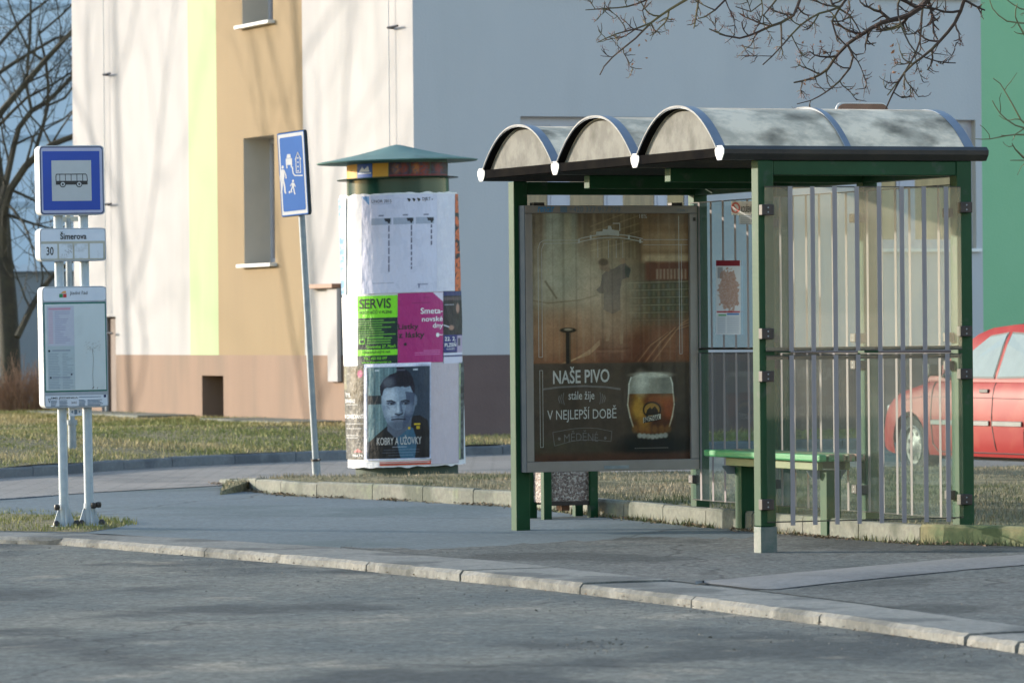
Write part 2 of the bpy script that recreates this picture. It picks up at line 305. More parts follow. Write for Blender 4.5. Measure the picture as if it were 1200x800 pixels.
# ------------------------------------------------------------------ mesh helpers
class MB:
    def __init__(s): s.v = []; s.f = []; s.m = []
    def add(s, vs, fs, mi=0):
        o = len(s.v); s.v += [tuple(v) for v in vs]; s.f += [tuple(i + o for i in f) for f in fs]; s.m += [mi] * len(fs); return s
    def box(s, x0, x1, y0, y1, z0, z1, mi=0):
        v = [(x, y, z) for x in (x0, x1) for y in (y0, y1) for z in (z0, z1)]
        return s.add(v, [(0, 1, 3, 2), (4, 6, 7, 5), (0, 4, 5, 1), (2, 3, 7, 6), (0, 2, 6, 4), (1, 5, 7, 3)], mi)
    def prism(s, pts, axis, a0, a1, mi=0):
        "extrude a 2D polygon along axis ('x': pts are (y,z); 'y': (x,z); 'z': (x,y))"
        def P(p, a): return {'x': (a, p[0], p[1]), 'y': (p[0], a, p[1]), 'z': (p[0], p[1], a)}[axis]
        n = len(pts)
        v = [P(p, a0) for p in pts] + [P(p, a1) for p in pts]
        f = [tuple(range(n))[::-1], tuple(range(n, 2 * n))] + [(i, (i + 1) % n, n + (i + 1) % n, n + i) for i in range(n)]
        return s.add(v, f, mi)
    def tube(s, pts, rad, n=8, cap=True, mi=0):
        pts = [Vector(p) for p in pts]
        if not hasattr(rad, '__len__'): rad = [rad] * len(pts)
        vs = []; prev = None
        for i, p in enumerate(pts):
            t = (pts[min(i + 1, len(pts) - 1)] - pts[max(i - 1, 0)])
            if t.length < 1e-9: t = Vector((0, 0, 1))
            t.normalize()
            if prev is None:
                a = Vector((0, 0, 1)) if abs(t.z) < 0.9 else Vector((1, 0, 0)); u = t.cross(a).normalized()
            else:
                u = prev - t * prev.dot(t)
                u = u.normalized() if u.length > 1e-6 else t.orthogonal().normalized()
            prev = u; w = t.cross(u)
            for k in range(n):
                a = 2 * math.pi * k / n; vs.append(p + (u * math.cos(a) + w * math.sin(a)) * rad[i])
        fs = [(i * n + k, i * n + (k + 1) % n, (i + 1) * n + (k + 1) % n, (i + 1) * n + k) for i in range(len(pts) - 1) for k in range(n)]
        if cap: fs += [tuple(range(n))[::-1], tuple((len(pts) - 1) * n + k for k in range(n))]
        return s.add(vs, fs, mi)
    def lathe(s, prof, n=32, cx=0, cy=0, mi=0, cap=False):
        vs = []
        for r, z in prof:
            for k in range(n):
                a = 2 * math.pi * k / n; vs.append((cx + r * math.cos(a), cy + r * math.sin(a), z))
        fs = [(i * n + k, i * n + (k + 1) % n, (i + 1) * n + (k + 1) % n, (i + 1) * n + k) for i in range(len(prof) - 1) for k in range(n)]
        if cap: fs += [tuple(range(n))[::-1], tuple((len(prof) - 1) * n + k for k in range(n))]
        return s.add(vs, fs, mi)
    def disc(s, c, r, n=16, axis='y', mi=0):
        vs = []
        for k in range(n):
            a = 2 * math.pi * k / n; u, w = r * math.cos(a), r * math.sin(a)
            vs.append({'y': (c[0] + u, c[1], c[2] + w), 'x': (c[0], c[1] + u, c[2] + w), 'z': (c[0] + u, c[1] + w, c[2])}[axis])
        return s.add(vs, [tuple(range(n))], mi)
    def mesh(s, name):
        me = bpy.data.meshes.new(name); me.from_pydata(s.v, [], s.f); me.update()
        if any(s.m): me.polygons.foreach_set('material_index', s.m)
        return me
    def build(s, name, m, parent=None, bevel=0, smooth=False, fix=True):
        me = s.mesh(name)
        for x in (m if isinstance(m, (list, tuple)) else [m]): me.materials.append(x)
        if fix:
            bm = bmesh.new(); bm.from_mesh(me); bmesh.ops.recalc_face_normals(bm, faces=bm.faces); bm.to_mesh(me); bm.free()
        if smooth:
            me.polygons.foreach_set('use_smooth', [True] * len(me.polygons)); me.set_sharp_from_angle(angle=R(40))
        return link(name, me, parent, bevel)
def link(name, me, parent=None, bevel=0):
    o = bpy.data.objects.new(name, me); COL.objects.link(o)
    if parent: o.parent = parent
    if bevel:
        b = o.modifiers.new('bevel', 'BEVEL'); b.width = bevel; b.segments = 2; b.limit_method = 'ANGLE'
    return o
def thing(name, label, cat, loc=(0, 0, 0), rz=0, group=None):
    o = bpy.data.objects.new(name, None); COL.objects.link(o); o.location = loc; o.rotation_euler = (0, 0, rz)
    return tag(o, label, cat, group)
def tag(o, label, cat=None, group=None, kind=None):
    o['label'] = label
    if cat: o['category'] = cat
    if group: o['group'] = group
    if kind: o['kind'] = kind
    return o
def struct(o, label=None):
    o['kind'] = 'structure'
    if label: o['label'] = label
    return o
def stuff(o): o['kind'] = 'stuff'; return o

# lettering: text turned into flat mesh, fitted into a box (x0,x1,z0,z1) of a plane
_tc = {}
def text_verts(s, bold=0.0):
    k = (s, bold)
    if k not in _tc:
        cu_ = bpy.data.curves.new('t', 'FONT'); cu_.body = s; cu_.offset = bold; cu_.resolution_u = 3
        o = bpy.data.objects.new('t', cu_); COL.objects.link(o); bpy.context.view_layer.update()
        me = bpy.data.meshes.new_from_object(o.evaluated_get(bpy.context.evaluated_depsgraph_get()))
        v = np.array([x.co[:2] for x in me.vertices]); f = [tuple(p.vertices) for p in me.polygons]
        bpy.data.objects.remove(o); bpy.data.curves.remove(cu_); bpy.data.meshes.remove(me)
        v = v - v.min(0); v = v / v.max(0)
        _tc[k] = (v, f)
    return _tc[k]
class Plane:
    "maps photo pixels onto a plane of a local frame (y = const) : used for lettering and line art"
    def __init__(s, fx, fz, y): s.fx, s.fz, s.y = fx, fz, y
    def p(s, X, Y, lift=0.0): return (s.fx(X, Y), s.y - lift, s.fz(X, Y))
def put_text(mb, s, x0, x1, y0, y1, proj, bold=0.0, mi=0, shear=0.0, tilt=0.0, arc=0.0):
    "x0..x1, y0 (top)..y1 (bottom) in photo pixels"
    v, f = text_verts(s, bold)
    vs = []
    for a, b in v:
        X = x0 + (x1 - x0) * (a + shear * b); Y = y1 - (y1 - y0) * b + tilt * (a - 0.5) + arc * (2 * a - 1) ** 2
        vs.append(proj(X, Y))
    mb.add(vs, f, mi)
def put_poly(mb, pts, proj, mi=0): mb.add([proj(*p) for p in pts], [tuple(range(len(pts)))], mi)
def put_rect(mb, x0, x1, y0, y1, proj, mi=0): put_poly(mb, [(x0, y1), (x1, y1), (x1, y0), (x0, y0)], proj, mi)
def put_line(mb, pts, w, proj, mi=0):
    for (ax, ay), (bx, by) in zip(pts, pts[1:]):
        dx, dy = bx - ax, by - ay; l = math.hypot(dx, dy) or 1; nx, ny = -dy / l * w / 2, dx / l * w / 2
        put_poly(mb, [(ax + nx, ay + ny), (bx + nx, by + ny), (bx - nx, by - ny), (ax - nx, ay - ny)], proj, mi)
def put_disc(mb, X, Y, rx, ry, proj, mi=0, n=14):
    put_poly(mb, [(X + rx * math.cos(2 * math.pi * k / n), Y - ry * math.sin(2 * math.pi * k / n)) for k in range(n)], proj, mi)
def put_round(mb, x0, x1, y0, y1, r, proj, mi=0, n=5):
    pts = []
    for cx, cy, a0 in ((x1 - r, y0 + r, 0), (x0 + r, y0 + r, 90), (x0 + r, y1 - r, 180), (x1 - r, y1 - r, 270)):
        for k in range(n + 1):
            a = R(a0 + 90 * k / n); pts.append((cx + r * math.cos(a), cy - r * math.sin(a)))
    put_poly(mb, pts, proj, mi)

# printed pictures: a fine grid whose vertices carry the ink colour
def vnoise(X, Y, s, seed=0, octv=4):
    rs = np.random.RandomState(seed); out = 0; amp = 1; tot = 0
    for o in range(octv):
        g = rs.rand(64, 64); x = X * s * 2 ** o; y = Y * s * 2 ** o
        xi = np.floor(x).astype(int); yi = np.floor(y).astype(int); fx = x - xi; fy = y - yi
        fx = fx * fx * (3 - 2 * fx); fy = fy * fy * (3 - 2 * fy)
        a = g[xi % 64, yi % 64]; b = g[(xi + 1) % 64, yi % 64]; c = g[xi % 64, (yi + 1) % 64]; d = g[(xi + 1) % 64, (yi + 1) % 64]
        out = out + amp * ((a * (1 - fx) + b * fx) * (1 - fy) + (c * (1 - fx) + d * fx) * fy); tot += amp; amp *= 0.55
    return out / tot
class Canvas:
    def __init__(s, x0, x1, y0, y1, nx, ny):
        s.nx, s.ny = nx, ny
        X = np.linspace(x0, x1, nx); Y = np.linspace(y1, y0, ny); s.X, s.Y = np.meshgrid(X, Y); s.c = np.zeros((ny, nx, 3))
        s.px = (x1 - x0) / nx
    def fill(s, c): s.c[:] = c
    def mix(s, m, c): m = np.clip(m, 0, 1)[..., None]; s.c = s.c * (1 - m) + np.asarray(c, float) * m
    def ell(s, x, y, rx, ry, c, soft=0.15, op=1.0, rot=0.0):
        dx, dy = s.X - x, s.Y - y; ca, sa = math.cos(rot), math.sin(rot)
        d = np.sqrt(((dx * ca + dy * sa) / rx) ** 2 + ((-dx * sa + dy * ca) / ry) ** 2)
        s.mix(op * np.clip((1 - d) / soft + 0.5, 0, 1), c)
    def rect(s, x0, x1, y0, y1, c, soft=0.7, op=1.0):
        m = np.clip((s.X - x0) / soft + .5, 0, 1) * np.clip((x1 - s.X) / soft + .5, 0, 1) * np.clip((s.Y - y0) / soft + .5, 0, 1) * np.clip((y1 - s.Y) / soft + .5, 0, 1)
        s.mix(op * m, c)
    def seg(s, pts, w, c, soft=0.6, op=1.0):
        for (ax, ay), (bx, by) in zip(pts, pts[1:]):
            dx, dy = bx - ax, by - ay; L2 = dx * dx + dy * dy or 1
            t = np.clip(((s.X - ax) * dx + (s.Y - ay) * dy) / L2, 0, 1)
            d = np.hypot(s.X - ax - t * dx, s.Y - ay - t * dy)
            s.mix(op * np.clip((w / 2 - d) / soft + .5, 0, 1), c)
    def poly(s, pts, c, op=1.0):
        ins = np.zeros(s.X.shape, bool); n = len(pts)
        for i in range(n):
            x1, y1 = pts[i]; x2, y2 = pts[(i + 1) % n]
            if y1 == y2: continue
            k = ((y1 > s.Y) != (y2 > s.Y)) & (s.X < (x2 - x1) * (s.Y - y1) / (y2 - y1) + x1); ins ^= k
        s.mix(ins * op, c)
    def grain(s, amp, sc=0.4, seed=3): s.c = s.c * (1 + amp * (vnoise(s.X, s.Y, sc, seed)[..., None] - 0.5) * 2)
    def build(s, name, m, parent, proj):
        lc = lin(np.clip(s.c, 0, 255)).reshape(-1, 3)
        V = [proj(a, b) for a, b in zip(s.X.ravel(), s.Y.ravel())]
        nx, ny = s.nx, s.ny
        idx = np.arange(nx * ny).reshape(ny, nx)
        f = np.stack([idx[:-1, :-1], idx[:-1, 1:], idx[1:, 1:], idx[1:, :-1]], -1).reshape(-1, 4)
        me = bpy.data.meshes.new(name); me.from_pydata(V, [], f.tolist()); me.materials.append(m)
        a = me.color_attributes.new('ink', 'FLOAT_COLOR', 'POINT')
        a.data.foreach_set('color', np.hstack([lc, np.ones((len(lc), 1))]).astype('f').ravel())
        me.polygons.foreach_set('use_smooth', [True] * len(me.polygons)); me.update()
        return link(name, me, parent)
# ------------------------------------------------------------------ frames
class Frame:
    def __init__(s, loc, rz=0.0, lean=0.0):
        s.M = Matrix.Translation(loc) @ Matrix.Rotation(lean, 4, 'Y') @ Matrix.Rotation(rz, 4, 'Z'); s.I = s.M.inverted()
        s.o = s.I @ Vector((0, 0, HC)); s.R3 = s.I.to_3x3()
    def thing(s, name, label, cat, group=None):
        o = thing(name, label, cat, group=group); o.matrix_world = s.M; return o
    def py(s, X, Y, y):            # photo pixel -> local point on the plane y = const
        v = s.R3 @ ray(X, Y); t = (y - s.o.y) / v.y; return s.o + v * t
    def px(s, X, Y, x):
        v = s.R3 @ ray(X, Y); t = (x - s.o.x) / v.x; return s.o + v * t
    def proj(s, y, lift=0.0):
        return lambda X, Y: tuple(s.py(X, Y, y - lift))
def polyf(pts):
    xs = [p[0] for p in pts]; ys = [p[1] for p in pts]
    return lambda x: float(np.interp(x, xs, ys)) if xs[0] <= x <= xs[-1] else (ys[0] + (x - xs[0]) * (ys[1] - ys[0]) / (xs[1] - xs[0]) if x < xs[0] else ys[-1] + (x - xs[-1]) * (ys[-1] - ys[-2]) / (xs[-1] - xs[-2]))

# ------------------------------------------------------------------ ground
def local_s(p):
    d = Vector((p[0], p[1], 0)) - SO; return d.dot(ex), d.dot(ey)
def zp(p):
    a, b = local_s(p); t = min(max((b - 3.5) / 3.0, 0.0), 1.0)
    sm = lambda v: (lambda q: q * q * (3 - 2 * q))(min(max(v, 0.0), 1.0))
    dip = .105 * sm((p[0] - 1.2) / 2) * sm((p[1] - 42.2) / 1.8) * sm((51.5 - p[1]) / 3)      # the side street sags where the car is parked
    return -dip + max(0.022 * min(max(a, 0.0), 1.2), 0.0264 * t * t * (3 - 2 * t) * min(max((p[1] - 33.5) / 3.0, 0), 1))
ZB = 0.0264
k_front = polyf([(-200, 625), (0, 628), (68, 629.5), (120, 633), (240, 642), (400, 655.5), (428, 658.5), (543, 670), (678, 684), (807, 698), (960, 718), (1127, 743), (1200, 753), (1340, 775)])
k_back = polyf([(-200, 619), (0, 622.5), (120, 625), (240, 631.5), (400, 642), (590, 659), (713, 673), (850, 688), (1013, 708), (1133, 726), (1200, 735), (1340, 755)])
FR = [G(x, k_front(x)) for x in range(-420, 2000, 10)]
BK = [G(x, k_back(x)) for x in range(-420, 2000, 10)]
def along(P, n):
    L = [0]
    for a, b in zip(P, P[1:]): L.append(L[-1] + (b - a).length)
    return L
def at_len(P, L, s):
    s = min(max(s, 0), L[-1] - 1e-6)
    i = max(0, int(np.searchsorted(L, s, side='right')) - 1); i = min(i, len(P) - 2)
    t = (s - L[i]) / (L[i + 1] - L[i]); return P[i].lerp(P[i + 1], t)
def nearest(P, q): return min(P, key=lambda p: (p - q).length_squared)
LF = along(FR, 0)

# wide road sheet: one sheet that reaches the horizon, finer near the camera
g = MB(); xs = [-900, -200, -60] + list(np.linspace(-14, 14, 57)) + [60, 200, 900]; ys = [-60, 0, 10] + list(np.linspace(14, 36, 60)) + [60, 110, 300, 1500]
vs = [(x, y, -0.052 + (0.012 * (mnoise.noise(Vector((x * .35, y * .35, 0)))) if 14 < y < 36 and abs(x) < 14 else 0)) for y in ys for x in xs]
nx = len(xs)
g.add(vs, [(j * nx + i, j * nx + i + 1, (j + 1) * nx + i + 1, (j + 1) * nx + i) for j in range(len(ys) - 1) for i in range(nx - 1)])
struct(g.build('road', M['road'], smooth=True), 'worn grey asphalt road in front of the bus stop')

# pavement: from the back of the kerb to the far lawn
g = MB(); cols = list(np.linspace(-420, 2300, 160)); rows = np.linspace(0, 1, 70) ** 1.5
def ray_at(px, d, z=0.0):
    k = (px - 600) / F; return Vector((k * d, d, z))
vs = []
for px in cols:
    b = G(px, k_back(px))
    for t in rows:
        d = b.y * (1 - t) + 78 * t; p = ray_at(px + (0.009 * (390 - k_back(px))) * (1 - t) * 0, d); p.x = b.x + (p.x - ray_at(px, b.y).x)
        p.z = zp(p); vs.append(p)
n = len(rows)
g.add(vs, [(i * n + j, (i + 1) * n + j, (i + 1) * n + j + 1, i * n + j + 1) for i in range(len(cols) - 1) for j in range(n - 1)])
struct(g.build('pavement', M['pave'], smooth=True), 'smooth grey asphalt pavement behind the kerb')
# coarse asphalt on the nearer, right half of the stop
g = MB(); edge = polyf([(380, 640), (500, 644), (560, 641), (640, 636), (760, 630), (860, 634), (930, 628), (1040, 633), (1130, 637), (1200, 640), (1400, 652)])
vs = []; cols = list(np.linspace(400, 1450, 90)); n = 16
for px in cols:
    y0 = k_back(px) - .3; y1 = min(edge(px) + 2.5 * mnoise.noise(Vector((px * .05, 0, 0))) , y0 - .5)
    for j in range(n):
        p = G(px, y0 + (y1 - y0) * j / (n - 1)); p.z = zp(p) + 0.004; vs.append(p)
g.add(vs, [(i * n + j, (i + 1) * n + j, (i + 1) * n + j + 1, i * n + j + 1) for i in range(len(cols) - 1) for j in range(n - 1)])
struct(g.build('pavement', M['pave2'], smooth=True), 'coarse dark asphalt of the pavement around the shelter')
# curved paler asphalt strip at lower right
up = polyf([(800, 690), (833, 682), (880, 677), (933, 672), (1033, 663), (1110, 658.5), (1200, 655.5), (1400, 652)])
lo = polyf([(800, 691), (850, 690), (907, 692), (967, 685), (1067, 675), (1130, 669), (1200, 665.5), (1400, 660)])
g = MB(); vs = []; cols = list(np.linspace(815, 1400, 60)); n = 7
for px in cols:
    a, b = up(px), min(lo(px), k_back(px) - .8)
    for j in range(n):
        t = j / (n - 1); p = G(px, a + (b - a) * t); p.z = zp(p) + 0.008 + 0.012 * math.sin(math.pi * t); vs.append(p)
g.add(vs, [(i * n + j, (i + 1) * n + j, (i + 1) * n + j + 1, i * n + j + 1) for i in range(len(cols) - 1) for j in range(n - 1)])
struct(g.build('asphalt_patch', M['strip'], smooth=True), 'curved paler strip of newer asphalt crossing the pavement at lower right')
# block paving of the side street
g = MB(); pf = polyf([(-300, 592), (0, 585), (120, 576.5), (262, 569), (300, 562), (350, 559), (595, 557), (820, 552), (1500, 540)])
vs = []; cols = list(np.linspace(-300, 1500, 80)); n = 14
for px in cols:
    a = G(px, pf(px), ZB)
    for j in range(n):
        t = j / (n - 1); d = a.y * (1 - t) + 70 * t; p = Vector((a.x / a.y * d, d, 0)); p.z = zp(p) + 0.005; vs.append(p)
g.add(vs, [(i * n + j, (i + 1) * n + j, (i + 1) * n + j + 1, i * n + j + 1) for i in range(len(cols) - 1) for j in range(n - 1)])
pv = struct(g.build('side_street', M['paver']), 'block paving of the side street behind the pavement')
# row of small setts marking the edge of the block paving
g = MB()
for i in range(40):
    px = -60 + i * 3.1; p = G(px, pf(px) + .4, ZB); s = .04
    g.box(p.x - .011, p.x + .011, p.y - s, p.y + s, ZB, ZB + .007 + random.random() * .003)
stuff(tag(g.build('setts', M['darkkerb']), 'row of small dark setts edging the block paving', 'setts'))

# front kerb: granite stones
kerb = thing('kerb', '', None); del kerb['label']; kerb['kind'] = 'structure'; kerb['label'] = 'granite kerb between the road and the pavement'
if 'category' in kerb: del kerb['category']
jl = []
for X in (-330, -180, -70, 68, 244, 428, 543, 678, 807, 960, 1127, 1194, 1300, 1420, 1540, 1680, 1830, 1980):
    q = G(X, k_front(X)); jl.append(LF[min(range(len(FR)), key=lambda i: (FR[i] - q).length)])
for a, b in zip(jl, jl[1:]):
    n = max(2, int((b - a) / .09)); mb = MB(); gap = .009; dz = random.uniform(-.007, .009); vs = []; tilt = random.uniform(-.004, .004)
    for i in range(n + 1):
        s = a + gap + (b - a - 2 * gap) * i / n
        p = at_len(FR, LF, s); q = nearest(BK, p); q = q.lerp(p, -0.0)
        t = (at_len(FR, LF, s + .05) - at_len(FR, LF, s - .05)).normalized(); nn = Vector((-t.y, t.x, 0))
        if nn.y < 0: nn = -nn
        wdt = (q - p).dot(nn); q = p + nn * max(wdt, .15)
        c = .014 + .012 * random.random(); j = .010 * (random.random() - .5) - (.012 if random.random() < .06 else 0)
        z = dz + tilt * (i / n - .5)
        pr = [(p - nn * .004, -.12), (p - nn * (.002 + j), -.012 + z - .010 * random.random()), (p + nn * c, .003 + z + j * .3), (p + nn * (wdt * .5), .005 + z), (q - nn * .006, .004 + z), (q, -.02), (q, -.12)]
        for w, zz in pr: vs.append((w.x, w.y, zz + (zp(w) if False else 0)))
    m = 7
    fs = [(i * m + k, i * m + k + 1, (i + 1) * m + k + 1, (i + 1) * m + k) for i in range(n) for k in range(m - 1)]
    fs += [tuple(range(m)), tuple(n * m + k for k in range(m))[::-1]]
    mb.add(vs, fs); mb.build('kerb_stone', M['granite'], kerb)

# back kerb round the grass strip
kb = [(257, 566.2), (266, 568.8), (278, 572.0), (300, 576), (350, 581), (400, 583.5), (462, 586), (530, 590), (600, 593.5), (700, 604), (800, 614), (928, 625.5), (1034, 634), (1092, 638), (1151, 639), (1200, 640.5), (1300, 645), (1450, 655), (1700, 673), (2000, 695)]
def smoothline(pts, step=.12):
    P = [Vector(p) for p in pts]; out = []
    for i in range(len(P) - 1):
        p0, p1, p2, p3 = P[max(i - 1, 0)], P[i], P[i + 1], P[min(i + 2, len(P) - 1)]
        n = max(1, int((p2 - p1).length / step))
        for k in range(n):
            t = k / n; out.append(0.5 * ((2 * p1) + (p2 - p0) * t + (2 * p0 - 5 * p1 + 4 * p2 - p3) * t * t + (3 * p1 - p0 - 3 * p2 + p3) * t ** 3))
    return out + [P[-1]]
KB = [G(x, y, ZB) for x, y in kb]
rearpx = polyf([(262, 563), (300, 557.5), (350, 556), (450, 555.5), (595, 553), (820, 547.5), (1200, 539.5), (1500, 534)])
KB = smoothline(KB)
taper = lambda q: min(1.0, .32 + q / 4.0); LB = along(KB, 0)
kerb2 = thing('grass_kerb', '', None); kerb2['kind'] = 'structure'; kerb2['label'] = 'low concrete kerb edging the grass strip'
if 'category' in kerb2: del kerb2['category']
def back_stones(P, L, step, w, h, m_of, parent, z0=ZB, name='kerb_stone', tp=lambda q: 1.0):
    s = 0
    while s < L[-1] - .2:
        e = min(s + step, L[-1]); mb = MB(); vs = []; n = max(2, int((e - s) / .2)); dz = random.uniform(-.008, .008)
        for i in range(n + 1):
            q = s + .005 + (e - s - .01) * i / n; p = at_len(P, L, q); t = (at_len(P, L, q + .05) - at_len(P, L, q - .05)).normalized(); nn = Vector((-t.y, t.x, 0))
            for o, zz in ((0, -.05), (.002, h - .016 + dz), (.014, h + dz), (w - .01, h + dz + .001), (w, h - .012 + dz), (w, -.05)):
                r_ = p + nn * o; vs.append((r_.x, r_.y, z0 + (zz * tp(q) if zz > 0 else zz) + .002 * random.random()))
        mm = 6; fs = [(i * mm + k, i * mm + k + 1, (i + 1) * mm + k + 1, (i + 1) * mm + k) for i in range(n) for k in range(mm - 1)] + [tuple(range(mm)), tuple(n * mm + k for k in range(mm))]
        mb.add(vs, fs); mb.build(name, m_of(P[min(len(P) - 1, int(np.searchsorted(L, (s + e) / 2)))]), parent)
        s = e
def kmat(p): return M['mossy'] if p.x > 2.62 else M['concrete']
back_stones(KB, LB, .8, .09, .115, kmat, kerb2, tp=taper)

# grass strip soil between the kerb and the side street
sp_front = [p for p in KB if True]
g = MB(); vs = []; n = 14; cols = [p for p in KB]; STRIP = []
for ci_, p in enumerate(cols):
    tpz = taper(LB[ci_])
    px = 600 + F * p.x / p.y; px += .009 * 190
    q = G(px, rearpx(px), .14)
    t_ = (KB[min(ci_ + 1, len(KB) - 1)] - KB[max(ci_ - 1, 0)]).normalized(); a = Vector((p.x - t_.y * .075, p.y + t_.x * .075, 0)); row = []; tpz = min(1, .2 + LB[ci_] / 4)
    for j in range(n):
        t = j / (n - 1); w = a.lerp(Vector((q.x, q.y, 0)), t); w.z = ZB + .095 * tpz + .03 * tpz * mnoise.noise(Vector((w.x * 1.3, w.y * 1.3, 3))) + .02 * math.sin(math.pi * t); 
        if j == n - 1: w.z = ZB - .01
        vs.append(w); row.append(w)
    STRIP.append(row)
g.add(vs, [(i * n + j, (i + 1) * n + j, (i + 1) * n + j + 1, i * n + j + 1) for i in range(len(cols) - 1) for j in range(n - 1)])
struct(g.build('grass_strip', M['soil'], smooth=True), 'strip of thin winter turf behind the shelter')

# far kerb and lawn up to the apartment house
fk = polyf([(-300, 574), (-100, 567), (0, 560.5), (80, 556), (120, 552.5), (200, 547.5), (360, 540.5), (546, 534), (600, 532.5)])
FKp = [G(x, fk(x), ZB) for x in range(-300, 601, 12)]
e0 = FKp[-1]; FKp += [e0 + ex * d for d in (1, 2, 4, 8, 14)]
LK = along(FKp, 0)
kerb3 = thing('far_kerb', '', None); kerb3['kind'] = 'structure'; kerb3['label'] = 'dark kerb along the far side of the side street'
if 'category' in kerb3: del kerb3['category']
back_stones(FKp, LK, 1.0, .12, .10, lambda p: M['darkkerb'], kerb3)
def wall_d(k):
    "distance at which the ray x = k y meets the house or the end of the lawn"
    u = (BO.x - k * BO.y) / (k * ey.y - ey.x); v = (k * BO.y - BO.x) / (ex.x - k * ex.y)
    if u >= 0: return (BO + ey * u).y if u < 13.15 else 73.0
    return (BO + ex * v).y
g = MB(); vs = []; n = 22; LAWN = []; FKs = smoothline(FKp, .3)
for p in FKs:
    k = p.x / p.y; dw = wall_d(k) + .05; row = []
    for j in range(n):
        t = j / (n - 1); d = p.y + .1 + (dw - p.y - .1) * t
        h = .12 + .19 * min(1, max(0, (d - p.y) / 4.5)) + .025 * mnoise.noise(Vector((k * d, d * .7, 1)))
        w = Vector((k * d, d, h)); vs.append(w); row.append(w)
    LAWN.append(row)
g.add(vs, [(i * n + j, (i + 1) * n + j, (i + 1) * n + j + 1, i * n + j + 1) for i in range(len(FKs) - 1) for j in range(n - 1)])
struct(g.build('lawn', M['soil'], smooth=True), 'sunlit winter lawn in front of the apartment house')
# patch of turf round the feet of the bus stop sign
g = MB(); vs = []; n = 6; PATCH = []
pu = polyf([(-200, 590), (0, 598.5), (60, 601), (110, 606), (150, 611), (160, 614)]); pl = polyf([(-200, 616), (0, 622), (100, 623.5), (140, 618), (160, 615.5)])
for px in np.linspace(-200, 160, 40):
    row = []
    for j in range(n):
        t = j / (n - 1); p = G(px, pl(px) + (pu(px) - pl(px)) * t); p.z = .002 + .03 * math.sin(math.pi * t) * min(1, (160 - px) / 60); vs.append(p); row.append(p)
    PATCH.append(row)
g.add(vs, [(i * n + j, (i + 1) * n + j, (i + 1) * n + j + 1, i * n + j + 1) for i in range(39) for j in range(n - 1)])
struct(g.build('turf_patch', M['soil'], smooth=True), 'small patch of turf round the bus stop posts')

# grass blades
def blades(name, rows, N, hmin, hmax, wd, cols_, label, seed, thin=0.45, clump=1.3):
    rs = np.random.RandomState(seed); A = np.array([[tuple(p) for p in r] for r in rows]); ni, nj = A.shape[:2]
    # area weights per cell
    c = A[:-1, :-1]; e1 = A[1:, :-1] - c; e2 = A[:-1, 1:] - c; ar = np.linalg.norm(np.cross(e1, e2), axis=-1); 
    vis = np.ones(ar.shape)
    w = (ar * vis).ravel(); w /= w.sum()
    k = rs.choice(len(w), int(N * 1.6), p=w); i, j = np.unravel_index(k, ar.shape); s, t = rs.rand(2, len(k))
    P = A[i, j] * ((1 - s) * (1 - t))[:, None] + A[i + 1, j] * (s * (1 - t))[:, None] + A[i, j + 1] * ((1 - s) * t)[:, None] + A[i + 1, j + 1] * (s * t)[:, None]
    dn = vnoise(P[:, 0] + 50, P[:, 1], clump, seed, 3); keep = dn + .35 * (rs.rand(len(P)) - .5) > thin
    P = P[keep][:N]; dn = dn[keep][:N]; n = len(P)
    h = (hmin + (hmax - hmin) * rs.rand(n) ** 1.6) * (.6 + .9 * (dn - thin) / (1 - thin)); a = rs.rand(n) * 6.283; la = rs.rand(n) * 6.283; ln = rs.rand(n) * .9 * h
    dx = np.stack([np.cos(a), np.sin(a), 0 * a], 1) * (wd * (.6 + .8 * rs.rand(n)))[:, None]
    tip_ = P + np.stack([np.cos(la) * ln, np.sin(la) * ln, h], 1)
    V = np.stack([P - dx, P + dx, tip_], 1).reshape(-1, 3); V[:, 2] -= np.tile([.004, .004, 0], n)
    me = bpy.data.meshes.new(name); me.vertices.add(3 * n); me.vertices.foreach_set('co', V.ravel())
    me.loops.add(3 * n); me.loops.foreach_set('vertex_index', np.arange(3 * n)); me.polygons.add(n)
    me.polygons.foreach_set('loop_start', np.arange(0, 3 * n, 3)); me.polygons.foreach_set('loop_total', np.full(n, 3)); me.update()
    cols_ = np.array(cols_); ci = np.clip((vnoise(P[:, 0], P[:, 1] + 20, .8, seed + 5, 3) - .5) * 2.2 + .5 + .5 * (rs.rand(n) - .5), 0, .999) * len(cols_)
    cc = cols_[ci.astype(int)] * (.7 + .6 * rs.rand(n))[:, None]
    at = me.color_attributes.new('ink', 'FLOAT_COLOR', 'POINT'); at.data.foreach_set('color', np.hstack([np.repeat(cc, 3, 0), np.ones((3 * n, 1))]).astype('f').ravel())
    me.materials.append(M['blade']); return stuff(tag(link(name, me), label, 'grass'))
straw = [(.42, .33, .16), (.34, .29, .12), (.27, .25, .08), (.17, .19, .05), (.22, .22, .065)]
blades('grass', STRIP, 90000, .015, .045, .0035, [(.30, .245, .16), (.25, .21, .13), (.19, .175, .10), (.13, .135, .065), (.095, .115, .045)], 'thin winter grass growing on the strip behind the shelter', 11, .34)
blades('grass', LAWN, 120000, .025, .06, .006, straw, 'yellow green winter grass on the lawn below the apartment house', 12, .30, .8)
blades('grass', PATCH, 9000, .012, .05, .0035, straw[1:], 'grass tufts round the feet of the bus stop sign', 13, .42, 2.5)

